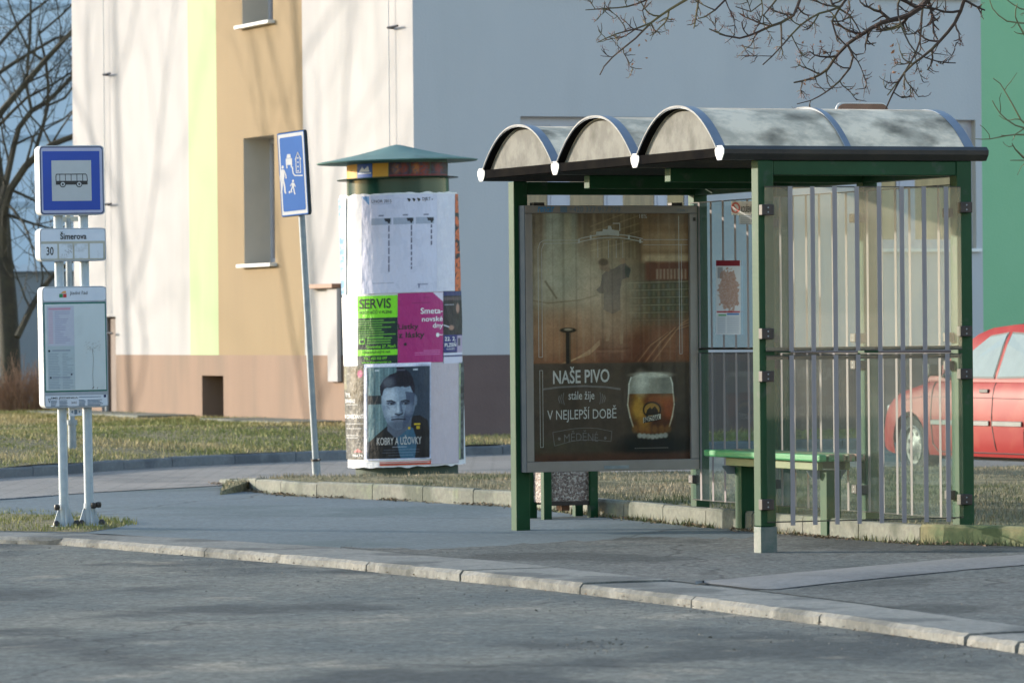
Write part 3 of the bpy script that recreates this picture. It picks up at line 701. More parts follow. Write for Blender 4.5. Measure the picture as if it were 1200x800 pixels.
# litter: leaves against the kerbs and small stones on the road
lf = MB(); rs = random.Random(5)
def leaf(mb, p, s, flat=.5):
    a = rs.random() * 6.28; u = Vector((math.cos(a), math.sin(a), rs.uniform(-flat, flat))) * s; w = Vector((-math.sin(a), math.cos(a), rs.uniform(-flat, flat))) * s * .6
    mb.add([p + Vector((0, 0, .004)), p + u + w * .5 + Vector((0, 0, .005 + rs.random() * s * .5)), p + u * 1.5 + Vector((0, 0, .004)), p + u - w * .5 + Vector((0, 0, .006))], [(0, 1, 2, 3)])
for i in range(3200):
    s = rs.random() * LB[-1]; p = at_len(KB, LB, s); d = abs(rs.gauss(0, .05)) + .01
    if mnoise.noise(Vector((s * 2.2, 0, 0))) < -.05: continue
    px = 600 + F * p.x / p.y
    t = (at_len(KB, LB, s + .05) - p).normalized(); q = p - Vector((-t.y, t.x, 0)) * d; q.z = zp(q) + .004; leaf(lf, q, rs.uniform(.008, .026))
for i in range(260):
    s = rs.random() * LF[-1]; p = at_len(FR, LF, s); q = p - Vector((.3, .0, 0)) * 0 + Vector((rs.gauss(0, .02), -abs(rs.gauss(0, .05)) - .02, 0)); q.z = -.046; leaf(lf, q, rs.uniform(.006, .016))
stuff(tag(lf.build('fallen_leaves', M['groundleaf'], fix=False), 'brown leaves and grit gathered along the kerbs', 'leaves'))
gv = MB()
def stone(mb, p, s):
    v = [Vector((rs.uniform(-1, 1), rs.uniform(-1, 1), rs.uniform(0, .8))) * s + p for _ in range(5)]
    mb.add(v, [(0, 1, 2), (0, 2, 3), (0, 3, 4), (1, 2, 4), (1, 3, 4), (2, 3, 1)])
for i in range(2600):
    X = rs.uniform(-20, 1230); 
    Y = k_front(X) + 10 + (abs(rs.gauss(0, 16)) if rs.random() < .78 else rs.random() * 110)
    p = G(X, min(Y, 830), -.045); stone(gv, p, rs.choice((.003, .004, .005, .008)) * (1 if rs.random() < .97 else 2))
for i in range(90):
    p = G(rs.gauss(705, 24), rs.gauss(757, 5), -.045); stone(gv, p, rs.uniform(.004, .014))
for i in range(700):
    X = rs.uniform(400, 1210); Y = rs.uniform(edge(X) + 3, k_back(X) - 3); p = G(X, Y); p.z = zp(p) + .004; stone(gv, p, rs.choice((.003, .004, .006)))
stuff(tag(gv.build('gravel', M['granite']), 'loose grit and small stones scattered on the road and pavement', 'gravel'))

# ------------------------------------------------------------------ apartment house
HF = Frame(BO, TH)
house = HF.thing('apartment_building', 'apartment building with cream, lime and ochre sunlit bands and a blue grey shaded side', 'building')
def hx(px, py): return px + .009 * (390 - .009 * (px - 600) - py)
def U(px, py=390): return solve_y(BO, 0, hx(px, py))
def Vx(px, py=390): return solve_x(BO, 0, hx(px, py))
ZG = -0.1; ZP = 1.083; ZT = 12.0; UL = 13.2; VL = 16.0
def wall(name, axis, L, holes, bands, parent, depth=.35):
    "axis 'u': plane x=0 running along y; axis 'v': plane y=0 running along x"
    cs = sorted(set([0, L] + [h[0] for h in holes] + [h[1] for h in holes] + [b[1] for b in bands[:-1]]))
    zs = sorted(set([ZG, ZP, ZT] + [h[2] for h in holes] + [h[3] for h in holes]))
    mb = MB(); mats = [M[b[2]] for b in bands] + [M[b[3]] for b in bands] + [M['reveal']]; nb = len(bands)
    def P(a, z, d=0): return (d, a, z) if axis == 'u' else (a, d, z)
    for a, b in zip(cs, cs[1:]):
        for z0, z1 in zip(zs, zs[1:]):
            ca, cz = (a + b) / 2, (z0 + z1) / 2
            if any(h[0] < ca < h[1] and h[2] < cz < h[3] for h in holes): continue
            bi = [i for i, q in enumerate(bands) if q[0] <= ca <= q[1]][0]
            mb.add([P(a, z0), P(b, z0), P(b, z1), P(a, z1)], [(0, 1, 2, 3)], bi if cz > ZP else nb + bi)
    for h in holes:
        a, b, z0, z1, d = h[:5]; mi = (2 * nb if h[5] is None else h[5])
        mb.add([P(a, z0), P(a, z1), P(a, z1, d), P(a, z0, d)], [(0, 1, 2, 3)], mi); mb.add([P(b, z0), P(b, z1), P(b, z1, d), P(b, z0, d)], [(0, 1, 2, 3)], mi)
        mb.add([P(a, z1), P(b, z1), P(b, z1, d), P(a, z1, d)], [(0, 1, 2, 3)], mi); mb.add([P(a, z0), P(b, z0), P(b, z0, d), P(a, z0, d)], [(0, 1, 2, 3)], mi)
    return mb.build(name, mats, parent, fix=False)
def zu(px, py): return HF.px(px, py, 0).z
def zv(px, py): return HF.py(px, py, 0).z
w_u = (U(322, 235), U(286, 235)); zs1, zh1 = zu(304, 308.5), zu(304, 160)
ST = zu(298, 27.5) - zs1
c_u = (U(262, 467), U(237, 467)); zc1 = zu(250, 440)
d_u = (U(136, 430), U(119, 430)); zd1 = zu(128, 371)
p_u = (U(391, 400), U(368, 340)); zp1 = zu(380, 338)
holes_u = [(w_u[0], w_u[1], zs1 + ST * i, zh1 + ST * i, .40, None) for i in range(3)] + [(c_u[0], c_u[1], .22, zc1, .30, 7), (d_u[0], d_u[1], .15, zd1, .12, 3)]
b1, b2, b3 = U(356, 250), U(255, 250), U(220.5, 100)
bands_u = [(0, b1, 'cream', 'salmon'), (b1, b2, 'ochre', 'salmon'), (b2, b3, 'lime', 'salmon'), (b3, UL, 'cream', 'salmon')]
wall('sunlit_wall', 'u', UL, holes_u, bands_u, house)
A0, A1 = Vx(610, 140), Vx(815, 230); B0_, B1_ = Vx(1030, 240), Vx(1143, 140)
zhA, zsA = zv(680, 137), zv(1146, 291)
holes_v = []
for i in range(3):
    for a, b in ((A0, A1), (B0_, B1_)): holes_v.append((a, b, zsA + ST * i, zhA + ST * i, .14, None))
    if i: holes_v.append((A1 + .5, B0_ - .5, zsA + ST * i, zhA + ST * i, .14, None))
vg = Vx(1150, 100)
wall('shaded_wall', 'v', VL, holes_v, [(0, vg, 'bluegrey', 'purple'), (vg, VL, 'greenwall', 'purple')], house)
mb = MB(); mb.box(.45, VL, .45, UL - .01, ZT - .25, ZT); mb.add([(0, UL, ZG), (VL, UL, ZG), (VL, UL, ZT), (0, UL, ZT)], [(0, 1, 2, 3)]); mb.add([(VL, 0, ZG), (VL, UL, ZG), (VL, UL, ZT), (VL, 0, ZT)], [(0, 1, 2, 3)])
mb.build('roof_and_rear_walls', M['bluegrey'], house, fix=False)
# windows of the sunlit side: frame, pane, sill
for i in range(3):
    z0, z1 = zs1 + ST * i, zh1 + ST * i; a, b = w_u
    wf = MB().box(.33, .39, a, a + .07, z0, z1).box(.33, .39, b - .07, b, z0, z1).box(.33, .39, a + .07, b - .07, z0, z0 + .07).box(.33, .39, a + .07, b - .07, z1 - .07, z1).build('window', M['wframe'], house)
    MB().box(.355, .365, a + .06, b - .06, z0 + .06, z1 - .06).build('pane', M['wglass'], wf)
    MB().box(-.09, .05, a - .06, b + .06, z0 - .045, z0 - .005).build('window_sill', M['sill'], house, .004)
MB().box(.29, .32, c_u[0], c_u[1], .22, zc1).build('cellar_window', M['clamp'], house)
MB().box(.10, .13, d_u[0], d_u[1], .15, zd1).build('side_door', M['brown'], house)
MB().box(-.12, .0, U(401, 400), p_u[1], zp1 - .0, zp1 + .05).build('porch_flashing', M['rust'], house, .004)
MB().box(-.06, -.01, U(401, 400), U(389.5, 400), zu(395, 447), zp1 - .004).build('porch_panel', M['cream'], house, .004)
# lightning conductors with brackets
for X, y0, y1, ybr in ((128, -20, 480, (88, 240, 391)), (463, -20, 500, (33,))):
    u_ = U(X, 200); c_ = MB(); c_.tube([(-.06, u_, .25), (-.06, u_, 1.2)], .022, 6); c_.tube([(-.06, u_, 1.2), (-.06, u_, ZT)], .006, 5)
    cd = c_.build('lightning_conductor', M['galv'], house)
    for yb in ybr:
        zb = zu(X, yb); MB().tube([(0, u_, zb), (-.07, u_, zb + .005), (-.07, u_ - .9 * .35, zb + .005)], .014, 5).build('conductor_bracket', M['clamp'], cd)
for a, b in ((7.9, 12.9), (2.4, 5.4)):
    MB().box(-.75, -.01, a, b, .2, .345).build('concrete_apron', M['concrete'], house, .01)
# windows of the shaded side
def win_v(a, b, i, cuts, kinds):
    z0, z1 = zsA + ST * i, zhA + ST * i
    fr = MB(); panes = []
    edges = [a] + cuts + [b]
    fr.box(a, b, .10, .139, z0, z0 + .07).box(a, b, .10, .139, z1 - .09, z1)
    fr.box(a, a + .05, .10, .139, z0 + .07, z1 - .09).box(b - .05, b, .10, .139, z0 + .07, z1 - .09)
    for c0, c1 in zip(cuts[::2], cuts[1::2]): fr.box(c0, c1, .098, .139, z0 + .07, z1 - .09)
    f = fr.build('window', M['wframe'], house)
    xs_ = [a + .05] + cuts + [b - .05]
    for j, (c0, c1) in enumerate(zip(xs_[::2], xs_[1::2])):
        MB().box(c0, c1, .125, .13, z0 + .06, z1 - .08).build('pane', M[kinds[j % len(kinds)]], f)
        if c1 - c0 > .25:      # sash frame
            MB().box(c0, c0 + .035, .11, .128, z0 + .07, z1 - .09).box(c1 - .035, c1, .11, .128, z0 + .07, z1 - .09).box(c0 + .035, c1 - .035, .11, .128, z1 - .125, z1 - .09).box(c0 + .035, c1 - .035, .11, .128, z0 + .07, z0 + .105).build('sash', M['wframe'], f)
    MB().box(a - .05, b + .05, -.05, .02, z0 - .04, z0 - .004).build('window_sill', M['sill'], house, .004)
for i in range(3):
    win_v(A0, A1, i, [Vx(649, 150), Vx(668, 150), Vx(716, 235), Vx(731, 235), Vx(775, 235), Vx(783, 235)], ['curtain', 'curtain', 'curtain', 'wglass'])
    win_v(B0_, B1_, i, [Vx(1059, 230), Vx(1074, 230)], ['wglass', 'wglass'])
    if i: win_v(A1 + .5, B0_ - .5, i, [(A1 + B0_) / 2 - .1, (A1 + B0_) / 2 + .1], ['curtain', 'wglass'])

# distant pale block behind the bare tree and a low annex
FB = Frame(Vector((-30, 112, 0)), 0)
far = FB.thing('distant_block', 'distant blue grey apartment block behind the bare tree at far left', 'building')
MB().box(0, 22, 0, 10, -.1, 24).build('wall', M['farwall'], far)
for k, Y in enumerate((8, 69, 162, 240)):
    z = D(40, Y, 112).z; MB().box(0, 22.02, -.03, 0, z - .07, z + .07).build('panel_joint', M['farjoint'], far)
AX = Frame(Vector((-22, 84, 0)), 0)
an = AX.thing('low_annex', 'low grey blue flat roofed annex behind the trunk of the bare tree', 'building')
zr = D(50, 318, 84).z
MB().box(0, 22.0, 0, 6, -.1, zr).build('wall', M['annex'], an)
MB().box(-.1, 22.1, -.15, 6.1, zr + .002, zr + .12).build('roof_slab', M['farwall'], an)
TB = Frame(Vector((-150, 100, 0)), R(42))  # unseen block, added to screen the horizon glow from the rear panes
glow_screen = TB.thing('distant_block', 'plain grey brown block added beyond the left edge to keep sky glow out of the rear panes', 'building')
MB().box(0, 110, 0, 12, -.1, 17).build('wall', M['oppwall'], glow_screen)
# weeds growing out of the joint at the foot of the low kerb
WEED = []
for s in np.arange(1.5, LB[-1], .07):
    p = at_len(KB, LB, s); t = (at_len(KB, LB, s + .05) - p).normalized(); nn = Vector((-t.y, t.x, 0)); WEED.append([Vector((p.x, p.y, ZB)) - nn * w for w in (.0, .03, .06)])
blades('weeds', WEED, 2600, .015, .07, .004, [(.10, .12, .05), (.16, .15, .07), (.20, .15, .08), (.09, .12, .04)], 'small weeds and dry stalks along the foot of the low kerb', 17, .60, 1.6)
# houses across the road, seen only as reflections in the shelter glass
OF = Frame(Vector((10, -26, 0)), math.atan2(.33, .94) + R(20))
op = OF.thing('opposite_apartment_building', 'cream apartment building across the road mirrored in the glass of the shelter', 'building')
MB().box(-6, 50, -12, 0, -.1, 14).build('wall', M['oppwall'], op)
for fl in range(4):
    for k in range(14):
        x = -4 + k * 3.8; MB().box(x, x + 1.7, .004, .05, 1.6 + fl * 2.9, 3.1 + fl * 2.9).build('window', M['wglass'], op)
# ------------------------------------------------------------------ bus shelter
SF = Frame(SO, TH)
sh = SF.thing('bus_shelter', 'green framed glass bus shelter with three arched roof vaults and striped panes', 'bus shelter')
ZR = 2.33; XB = 1.41; YL = 4.07; PW = .1
ymod = [0.0, 1.31, 2.63, 3.97]
pf_ = MB().box(0, PW, 0, PW, .16, ZR).build('post', M['green'], sh, .006)
MB().box(-.003, PW + .003, -.003, PW + .003, -.02, .158).build('post_foot', M['green_worn'], pf_, .004)
MB().box(0, PW, 3.97, 4.07, -.02, ZR).build('post', M['green'], sh, .006)
for y in ymod: MB().box(XB - PW, XB, y, y + PW, .05, ZR).build('post', M['green'], sh, .006)
for y in ymod: MB().box(PW + .002 if y in (0, 3.97) else 0, XB - PW - .002, y + .005, y + PW - .005, ZR - .088, ZR - .003).build('cross_beam', M['green'], sh, .005)
for a, b in zip(ymod, ymod[1:]): MB().box(XB - PW + .005, XB - .005, a + PW + .002, b - .002, ZR - .09, ZR - .004).build('rear_beam', M['green'], sh, .005)
for a, b in []: MB().box(.03, .09, a + PW + .002, b - .002, ZR - .03, ZR - .004).build('front_rail', M['green'], sh, .004)
# roof
GX0, GX1 = -.24, 1.505
gy = [0.02, 1.31, 2.63, 3.95]
prof = [(-.036, .084), (-.064, .062), (-.060, .036), (-.030, 0), (.030, 0), (.060, .036), (.064, .062), (.036, .084)]
for y in gy:
    gt = MB().prism([(y + a, ZR + b) for a, b in prof], 'x', GX0 + .006, GX1).build('gutter', M['darkmetal'], sh)
    MB().prism([(y + a * 1.03, ZR - .001 + b * 1.02) for a, b in prof], 'x', GX0, GX0 + .005).build('end_cap', M['white'], gt)
def arch(yc, hw, z0, rise, n=28):
    return [(yc + hw * t, z0 + rise * (1 - abs(t) ** 2.25)) for t in np.linspace(-1, 1, n)]
def shell(mb, yc, hw, z0, rise, x0, x1, th, mi_out=0, mi_in=0, mi_edge=0, nseg=1):
    o = arch(yc, hw, z0, rise); i = arch(yc, hw - th, z0 - th * .2, rise - th)
    xs = np.linspace(x0, x1, nseg + 1); n = len(o)
    for xa, xb in zip(xs, xs[1:]):
        mb.add([(xa, *p) for p in o] + [(xb, *p) for p in o], [(k, k + 1, n + k + 1, n + k) for k in range(n - 1)], mi_out)
        mb.add([(xa, *p) for p in i] + [(xb, *p) for p in i], [(k, n + k, n + k + 1, k + 1) for k in range(n - 1)], mi_in)
    for x in (x0, x1): mb.add([(x, *p) for p in o] + [(x, *p) for p in i], [(k, k + 1, n + k + 1, n + k) for k in range(n - 1)], mi_edge)
ZA = ZR + .075
for a, b in zip(gy, gy[1:]):
    yc, hw = (a + b) / 2, (b - a) / 2 - .035
    mb = MB(); shell(mb, yc, hw - .008, ZA, .262, -.19, 1.46, .008, nseg=12); mb.build('roof_vault', M['vault'], sh, smooth=True, fix=False)
    for x0, x1, ri in ((-.24, -.182, .272), (.60, .642, .270), (1.40, 1.462, .2635)):
        mb = MB(); shell(mb, yc, hw, ZA, ri, x0, x1, .012, 0, 1, 0)
        rb = mb.build('arch_band', [M['band'], M['fascia']], sh, smooth=True, fix=False)
        if x0 < 0:
            e = MB(); shell(e, yc, hw + .002, ZA, ri + .002, x0 - .006, x0 - .001, .010); e.build('white_rim', M['rimw'], rb, fix=False)
        elif x0 < 1:
            e = MB(); shell(e, yc, hw + .004, ZA, ri + .004, x0 - .004, x0 + .002, .004); e.build('white_rim', M['rimw'], rb, fix=False)
    for x in (-.19, 1.385):
        pts = [(y_, z_) for y_, z_ in arch(yc, hw - .02, ZA - .01, .25)]
        MB().prism(pts, 'x', x - .004, x + .004).build('gable_panel', M['tymp'], sh, fix=True)
    MB().box(-.232, -.19, a + .066, b - .066, ZR + .016, ZR + .072).build('fascia', M['fascia'], sh, .003)
    MB().box(1.40, 1.45, a + .066, b - .066, ZR + .004, ZR + .075).build('fascia', M['fascia'], sh, .003)
# side panes nearest the camera, with vertical film stripes and clamps
def pane_set(axis, c, a0, a1, z0, z1, m, stripes, sw, zs0=None, zs1=None):
    "axis 'y': pane in plane y=c spanning x; 'x': pane in plane x=c spanning y"
    t = .004
    mb = MB(); mb.box(a0, a1, c - t, c + t, z0, z1) if axis == 'y' else mb.box(c - t, c + t, a0, a1, z0, z1)
    p = mb.build('glass_pane', M[m], sh)
    for s0, s1 in ((z0 - .001, z0 + .006), (z1 - .006, z1 + .001)):
        e = MB(); e.box(a0, a1, c - t - .001, c + t + .001, s0, s1) if axis == 'y' else e.box(c - t - .001, c + t + .001, a0, a1, s0, s1)
        e.build('pane_edge', M['edge'], p)
    for s in stripes:
        q = MB(); lo_, hi_ = (z0 if zs0 is None else zs0), (z1 if zs1 is None else zs1)
        q.box(s - sw / 2, s + sw / 2, c - t - .0025, c - t - .001, lo_, hi_) if axis == 'y' else q.box(c - t - .0025, c - t - .001, s - sw / 2, s + sw / 2, lo_, hi_)
        q.build('film_stripe', M['stripe'], p)
    return p
YS = -.022
def lx(px, py=400): return SF.py(px, py, YS).x
def lz(px, py): return SF.py(px, py, YS).z
st = [lx(X) for X in (927, 953, 979, 1005, 1031, 1057.5, 1083.5, 1109.5)]
x0, x1 = lx(897.5), lx(1127)
zt, zb, zm = lz(1000, 218.5), lz(1000, 613.5), lz(1000, 413)
pane_set('y', YS, x0, x1, zm + .012, zt, 'glass', st, .030)
pane_set('y', YS, x0, x1, zb + .02, zm - .012, 'glass_low', st, .030, zb)
MB().box(x0 + .01, x1 - .0, YS + .012, YS + .026, zm + .018, zm + .036).build('seam_rail', M['edge'], sh)
MB().box(x0 + .01, x1 - .0, YS + .012, YS + .026, zm - .038, zm - .02).build('seam_rail', M['edge'], sh)
def clamp(x, y, z, axis):
    b = MB()
    if axis == 'y': b.box(x - .035, x + .045, y - .022, y + .03, z - .032, z + .032)
    else: b.box(x - .03, x + .022, y - .035, y + .035, z - .028, z + .028)
    c = b.build('clamp', M['clamp'], sh, .004)
    q = MB()
    for dz in (-.014, .014): q.disc((x + .005, y - .0235, z + dz), .005, 8, 'y') if axis == 'y' else q.disc((x - .0315, y, z + dz), .005, 8, 'x')
    q.build('bolt', M['galv'], c, fix=False)
for py in (246, 391, 441, 591):
    clamp(lx(897.5, py), YS, lz(897.5, py), 'y')
    if py != 591: clamp(lx(1130, py), YS, lz(1130, py - 3), 'y')
clamp(lx(1130, 585), YS, lz(1130, 585), 'y')
# rear panes
XR = 1.335
for a, b in zip(ymod, ymod[1:]):
    s0, s1 = a + PW - .03, b + .03
    ss = [a + PW + .12 + k * .2 for k in range(6)]
    pane_set('x', XR - .035, s0, s1, 1.205, 2.19, 'glass_rear', ss, .03)
    pane_set('x', XR - .035, s0, s1, .18, 1.175, 'glass_rear', ss, .03)
    MB().box(XR - .03, XR - .018, s0, s1, 1.195, 1.205).build('seam_rail', M['edge'], sh)
    for yy in (s0 + .02, s1 - .02):
        for z in (2.02, 1.27, 1.10, .32): clamp(XR - .035, yy, z, 'x')
# ------------------------------------------------------------------ notices on the rear panes
NF = Frame(SO, TH)
def notice(name, label, cat, px0, px1, py0, py1, paint, nx=40, ny=60, x=1.288):
    c = Canvas(px0, px1, py0, py1, nx, ny); paint(c)
    pr = lambda X, Y: tuple(NF.M @ NF.px(X, Y, x))
    V0 = NF.M @ NF.px((px0 + px1) / 2, py1, x)
    root = thing(name, label, cat, V0)
    o = c.build('sheet', M['print'], root, lambda X, Y: tuple((NF.M @ NF.px(X, Y, x)) - V0))
    root['label'] = label
    return root, (lambda X, Y, l=.0015: tuple((NF.M @ NF.px(X, Y, x - l)) - V0))
def paint_map(c):
    c.fill((205, 212, 222)); c.rect(839, 867, 305, 311.5, (120, 14, 40)); c.rect(841, 847, 313, 326, (120, 125, 135), op=.7)
    n = vnoise(c.X, c.Y, .35, 8, 4); m = ((c.X - 854) / 12) ** 2 + ((c.Y - 340) / 25) ** 2
    c.mix((m + (n - .5) * 1.6 < 1) * (.25 + .9 * vnoise(c.X, c.Y, 1.2, 9, 3)), (160, 120, 105))
    c.rect(840, 867, 364.5, 366, (170, 30, 50)); c.rect(842, 851, 368.5, 370, (60, 150, 90)); c.rect(852, 866, 367, 369, (60, 120, 190))
    c.rect(841, 850, 371, 390, (150, 165, 185), op=.5 ); c.rect(852, 866, 371, 390, (150, 165, 185), op=.45)
    for k in range(7): c.rect(841, 866, 372 + k * 2.6, 373 + k * 2.6, (205, 212, 222), .5, .8)
notice('route_map', 'route map poster with a dark red heading on the rear glass between two dark stripes', 'map', 839, 868, 305, 392, paint_map, 60, 170)
def paint_smoke(c):
    c.fill((215, 218, 225)); c.ell(862, 243.5, 5.2, 6.2, (200, 60, 50), .2); c.ell(862, 243.5, 3.7, 4.6, (215, 218, 225), .2); c.seg([(859, 240), (865, 247.5)], 1.2, (200, 60, 50))
rt, pr = notice('no_smoking_notice', 'white no smoking strip with black lettering high on the rear glass', 'notice', 857, 897, 236, 252, paint_smoke, 70, 30)
t = MB(); put_text(t, 'KOUŘENÍ ZAKÁZÁNO', 868.5, 896.5, 239, 249, pr, .02); t.build('lettering', M['black'], rt, fix=False)
def paint_small(c):
    c.fill((170, 182, 198))
    for k in range(4): c.rect(868, 886, 255 + k * 2.2, 256 + k * 2.2, (120, 130, 145), .4, .6)
notice('small_notice', 'small pale notice taped under the no smoking strip', 'notice', 866, 886, 252, 263, paint_small, 24, 16)

# ------------------------------------------------------------------ poster display case
YC = 3.858
cx0 = solve_x(SO, YC, 616.5); cx1 = solve_x(SO, YC, 818.5)
czb = SF.py(718, 551.5, YC).z; czt = SF.py(718, 240.8, YC).z
co = SF.M @ Vector((cx0, YC, czb)); CF = Frame(co, TH)
case = CF.thing('advertising_display', 'grey metal poster display hung on the far side of the shelter with a beer poster', 'display case')
def cp(X, Y): return CF.py(X, Y, 0)
cw, ch = cx1 - cx0, czt - czb
i0 = cp(626.5, 541); i1 = cp(808, 250)
ix0, ix1, iz0, iz1 = i0.x, i1.x, i0.z, i1.z
MB().box(0, cw, .03, .108, 0, ch).build('housing', M['case_side'], case, .008)
MB().box(-.004, -.0005, -.0, .106, 0, ch).build('shade_skin', M['case_side'], case)  # added dark skin, paints shade over the sunward side of the case
for x0_, x1_, z0_, z1_ in ((0, cw, iz1, ch), (0, cw, 0, iz0), (0, ix0, iz0 + .001, iz1 - .001), (ix1, cw, iz0 + .001, iz1 - .001)):
    MB().box(x0_, x1_, 0, .029, z0_, z1_).build('frame_rail', M['case'], case, .004)
MB().box(ix0 - .004, ix1 + .004, .012, .016, iz0 - .004, iz1 + .004).build('glass', M['glass_case'], case)
for X in (633, 795):
    a = cp(X, 239.5); MB().box(a.x - .04, a.x + .04, .02, .09, ch, ch + .02).build('hanger', M['clamp'], case, .003)
a = cp(722.5, 547); MB().box(a.x - .09, a.x + .09, -.004, 0, a.z - .011, a.z + .011).build('name_plate', M['galv'], case, .001)
a = cp(813.5, 257); MB().box(a.x - .008, a.x + .008, -.006, 0, a.z - .012, a.z + .012).build('lock', M['clamp'], case)
t = MB(); pr0 = lambda X, Y: (lambda p: (p.x, -.0015, p.z))(cp(X, Y))
put_text(t, 'rencar', 630, 649, 242.2, 248.6, pr0, .02, shear=.04); t.build('lettering', M['ink_blue'], case, fix=False)
t = MB(); put_round(t, 656.5, 664.5, 242, 248.8, .8, pr0); put_text(t, '+420 377 917 299', 667, 727, 242.2, 248.4, pr0, .0); put_text(t, 'F3W 1', 794, 806, 245, 248, pr0); t.build('lettering', M['ink_dblue'], case, fix=False)

# poster picture
PY = .026
def pproj(X, Y, l=0.0):
    p = cp(X, Y); q = CF.py(X, Y, PY - l); 
    u = (X - 626.5) / (808 - 626.5); v = (541 - Y) / (541 - 250.0)
    return (ix0 + (ix1 - ix0) * u, PY - l, iz0 + (iz1 - iz0) * v)
c = Canvas(625, 809.5, 249, 542, 300, 470); c.fill((88, 66, 44))
X, Y = c.X, c.Y
Xc = lambda a: 590 + a / 3.635
Yc = lambda a: 220 + a / 3.635
Yd = lambda a: 410 + a / 3.635
def bandx(x0, x1, y0, y1, col, op=1, s=3): c.rect(Xc(x0), Xc(x1), Yc(y0), Yc(y1), col, s, op)
bandx(133, 190, 100, 500, (104, 84, 66)); bandx(188, 330, 100, 420, (110, 122, 112), .95, 6); bandx(210, 250, 100, 330, (128, 140, 132), .7); bandx(272, 300, 100, 330, (140, 132, 104), .8)
bandx(326, 420, 100, 300, (78, 54, 34), 1, 4); bandx(350, 365, 100, 300, (50, 36, 26), .8); bandx(392, 402, 100, 300, (120, 92, 58), .7)
bandx(420, 590, 100, 330, (92, 68, 42), 1, 4)
for k, xx in enumerate(range(430, 600, 22)): bandx(xx, xx + 7, 110, 300, (60, 42, 28) if k % 2 else (122, 96, 62), .6, 1.5)
for k in range(5): c.seg([(Xc(380), Yc(270 - k * 26)), (Xc(600), Yc(215 - k * 34))], 1.2, (136, 106, 68), 1, .8)
bandx(585, 800, 100, 320, (118, 78, 46), 1, 5); bandx(600, 800, 190, 270, (146, 102, 64), .9, 6); bandx(600, 800, 285, 318, (178, 140, 96), .85, 5); bandx(590, 800, 100, 150, (96, 66, 42), .8, 5)
bandx(610, 800, 318, 400, (104, 48, 32), 1, 3)
for k in range(9): bandx(655 + k * 15, 664 + k * 15, 348, 392, (150, 110, 84), .8, 1.2)
bandx(520, 800, 400, 595, (70, 66, 46), 1, 4)
for r_ in range(6):
    c.seg([(Xc(535), Yc(408 + r_ * 32)), (Xc(795), Yc(402 + r_ * 33))], .8, (150, 140, 108), .8, .8)
    for q_ in range(13): bandx(540 + q_ * 20, 550 + q_ * 20, 412 + r_ * 32, 432 + r_ * 32, ((96, 104, 70), (126, 96, 58), (84, 98, 92))[(q_ + r_) % 3], .55, 2)
c.ell(Xc(330), Yc(450), 50, 60, (182, 160, 128), 1.3, .9); c.ell(Xc(420), Yc(580), 40, 40, (156, 112, 80), 1.3, .85)
c.ell(Xc(250), Yc(380), 24, 40, (140, 140, 118), 1.2, .7)
lowm = np.clip((Y - Yc(560) + (X - 700) * .12) / 26, 0, 1) * np.clip((Yc(752) - Y) / 3 + .5, 0, 1)
c.mix(lowm, (116, 62, 40)); c.ell(Xc(250), Yc(620), 34, 26, (146, 96, 62), 1.2, .8); c.ell(Xc(480), Yc(690), 40, 16, (94, 44, 32), 1, .8)
c.mix(np.clip((Y - Yc(500)) / 20, 0, 1) * np.clip((Xc(420) - X) / 8, 0, 1) * np.clip((Yc(750) - Y), 0, 1) * .55, (150, 92, 60))
for k in range(6): c.seg([(Xc(560 + k * 16), Yc(745)), (Xc(610 + k * 20), Yc(680 - k * 6)), (Xc(690 + k * 14), Yc(630 - k * 9)), (Xc(800), Yc(596 - k * 7))], 1.3, (166, 108, 70) if k % 2 else (84, 44, 30), 1, .75)
for k in range(3): c.seg([(Xc(255 + k * 12), Yc(750)), (Xc(370), Yc(712 - k * 8)), (Xc(415), Yc(670 - k * 8))], 1.2, (190, 146, 100), 1, .6)
c.seg([(Xc(133), Yc(480)), (Xc(200), Yc(492)), (Xc(330), Yc(480)), (Xc(410), Yc(458))], 1.2, (110, 88, 58), 1, .8)
c.seg([(Xc(190), Yc(400)), (Xc(235), Yc(470))], 2.2, (84, 70, 48), 1.5, .7)
# worker in a dark shirt reaching up
c.poly([(Xc(a), Yc(b)) for a, b in ((440, 520), (470, 535), (512, 525), (500, 570), (516, 610), (512, 668), (500, 672), (498, 610), (478, 560), (466, 600), (452, 655), (440, 655), (448, 590))], (134, 88, 60), .9)
c.poly([(Xc(a), Yc(b)) for a, b in ((428, 372), (450, 350), (478, 346), (520, 318), (548, 345), (540, 384), (512, 392), (504, 430), (502, 524), (470, 540), (432, 522), (434, 452), (416, 452), (402, 436), (420, 418))], (66, 56, 66), .85)
c.poly([(Xc(a), Yc(b)) for a, b in ((522, 330), (548, 350), (540, 385), (525, 380))], (34, 50, 56), .9)
c.ell(Xc(436), Yc(329), 6.0, 7.4, (132, 92, 68), .3); c.ell(Xc(433), Yc(318), 5.6, 4.0, (58, 42, 34), .5); c.ell(Xc(450), Yc(348), 3.4, 3, (112, 78, 60), .5); c.ell(Xc(514), Yc(314), 3.2, 3.4, (134, 88, 62), .4)
c.ell(Xc(475), Yc(600), 16, 26, (150, 104, 76), 1.3, .5)
c.ell(Xc(440), Yc(470), 30, 46, (176, 156, 128), 1.5, .42)
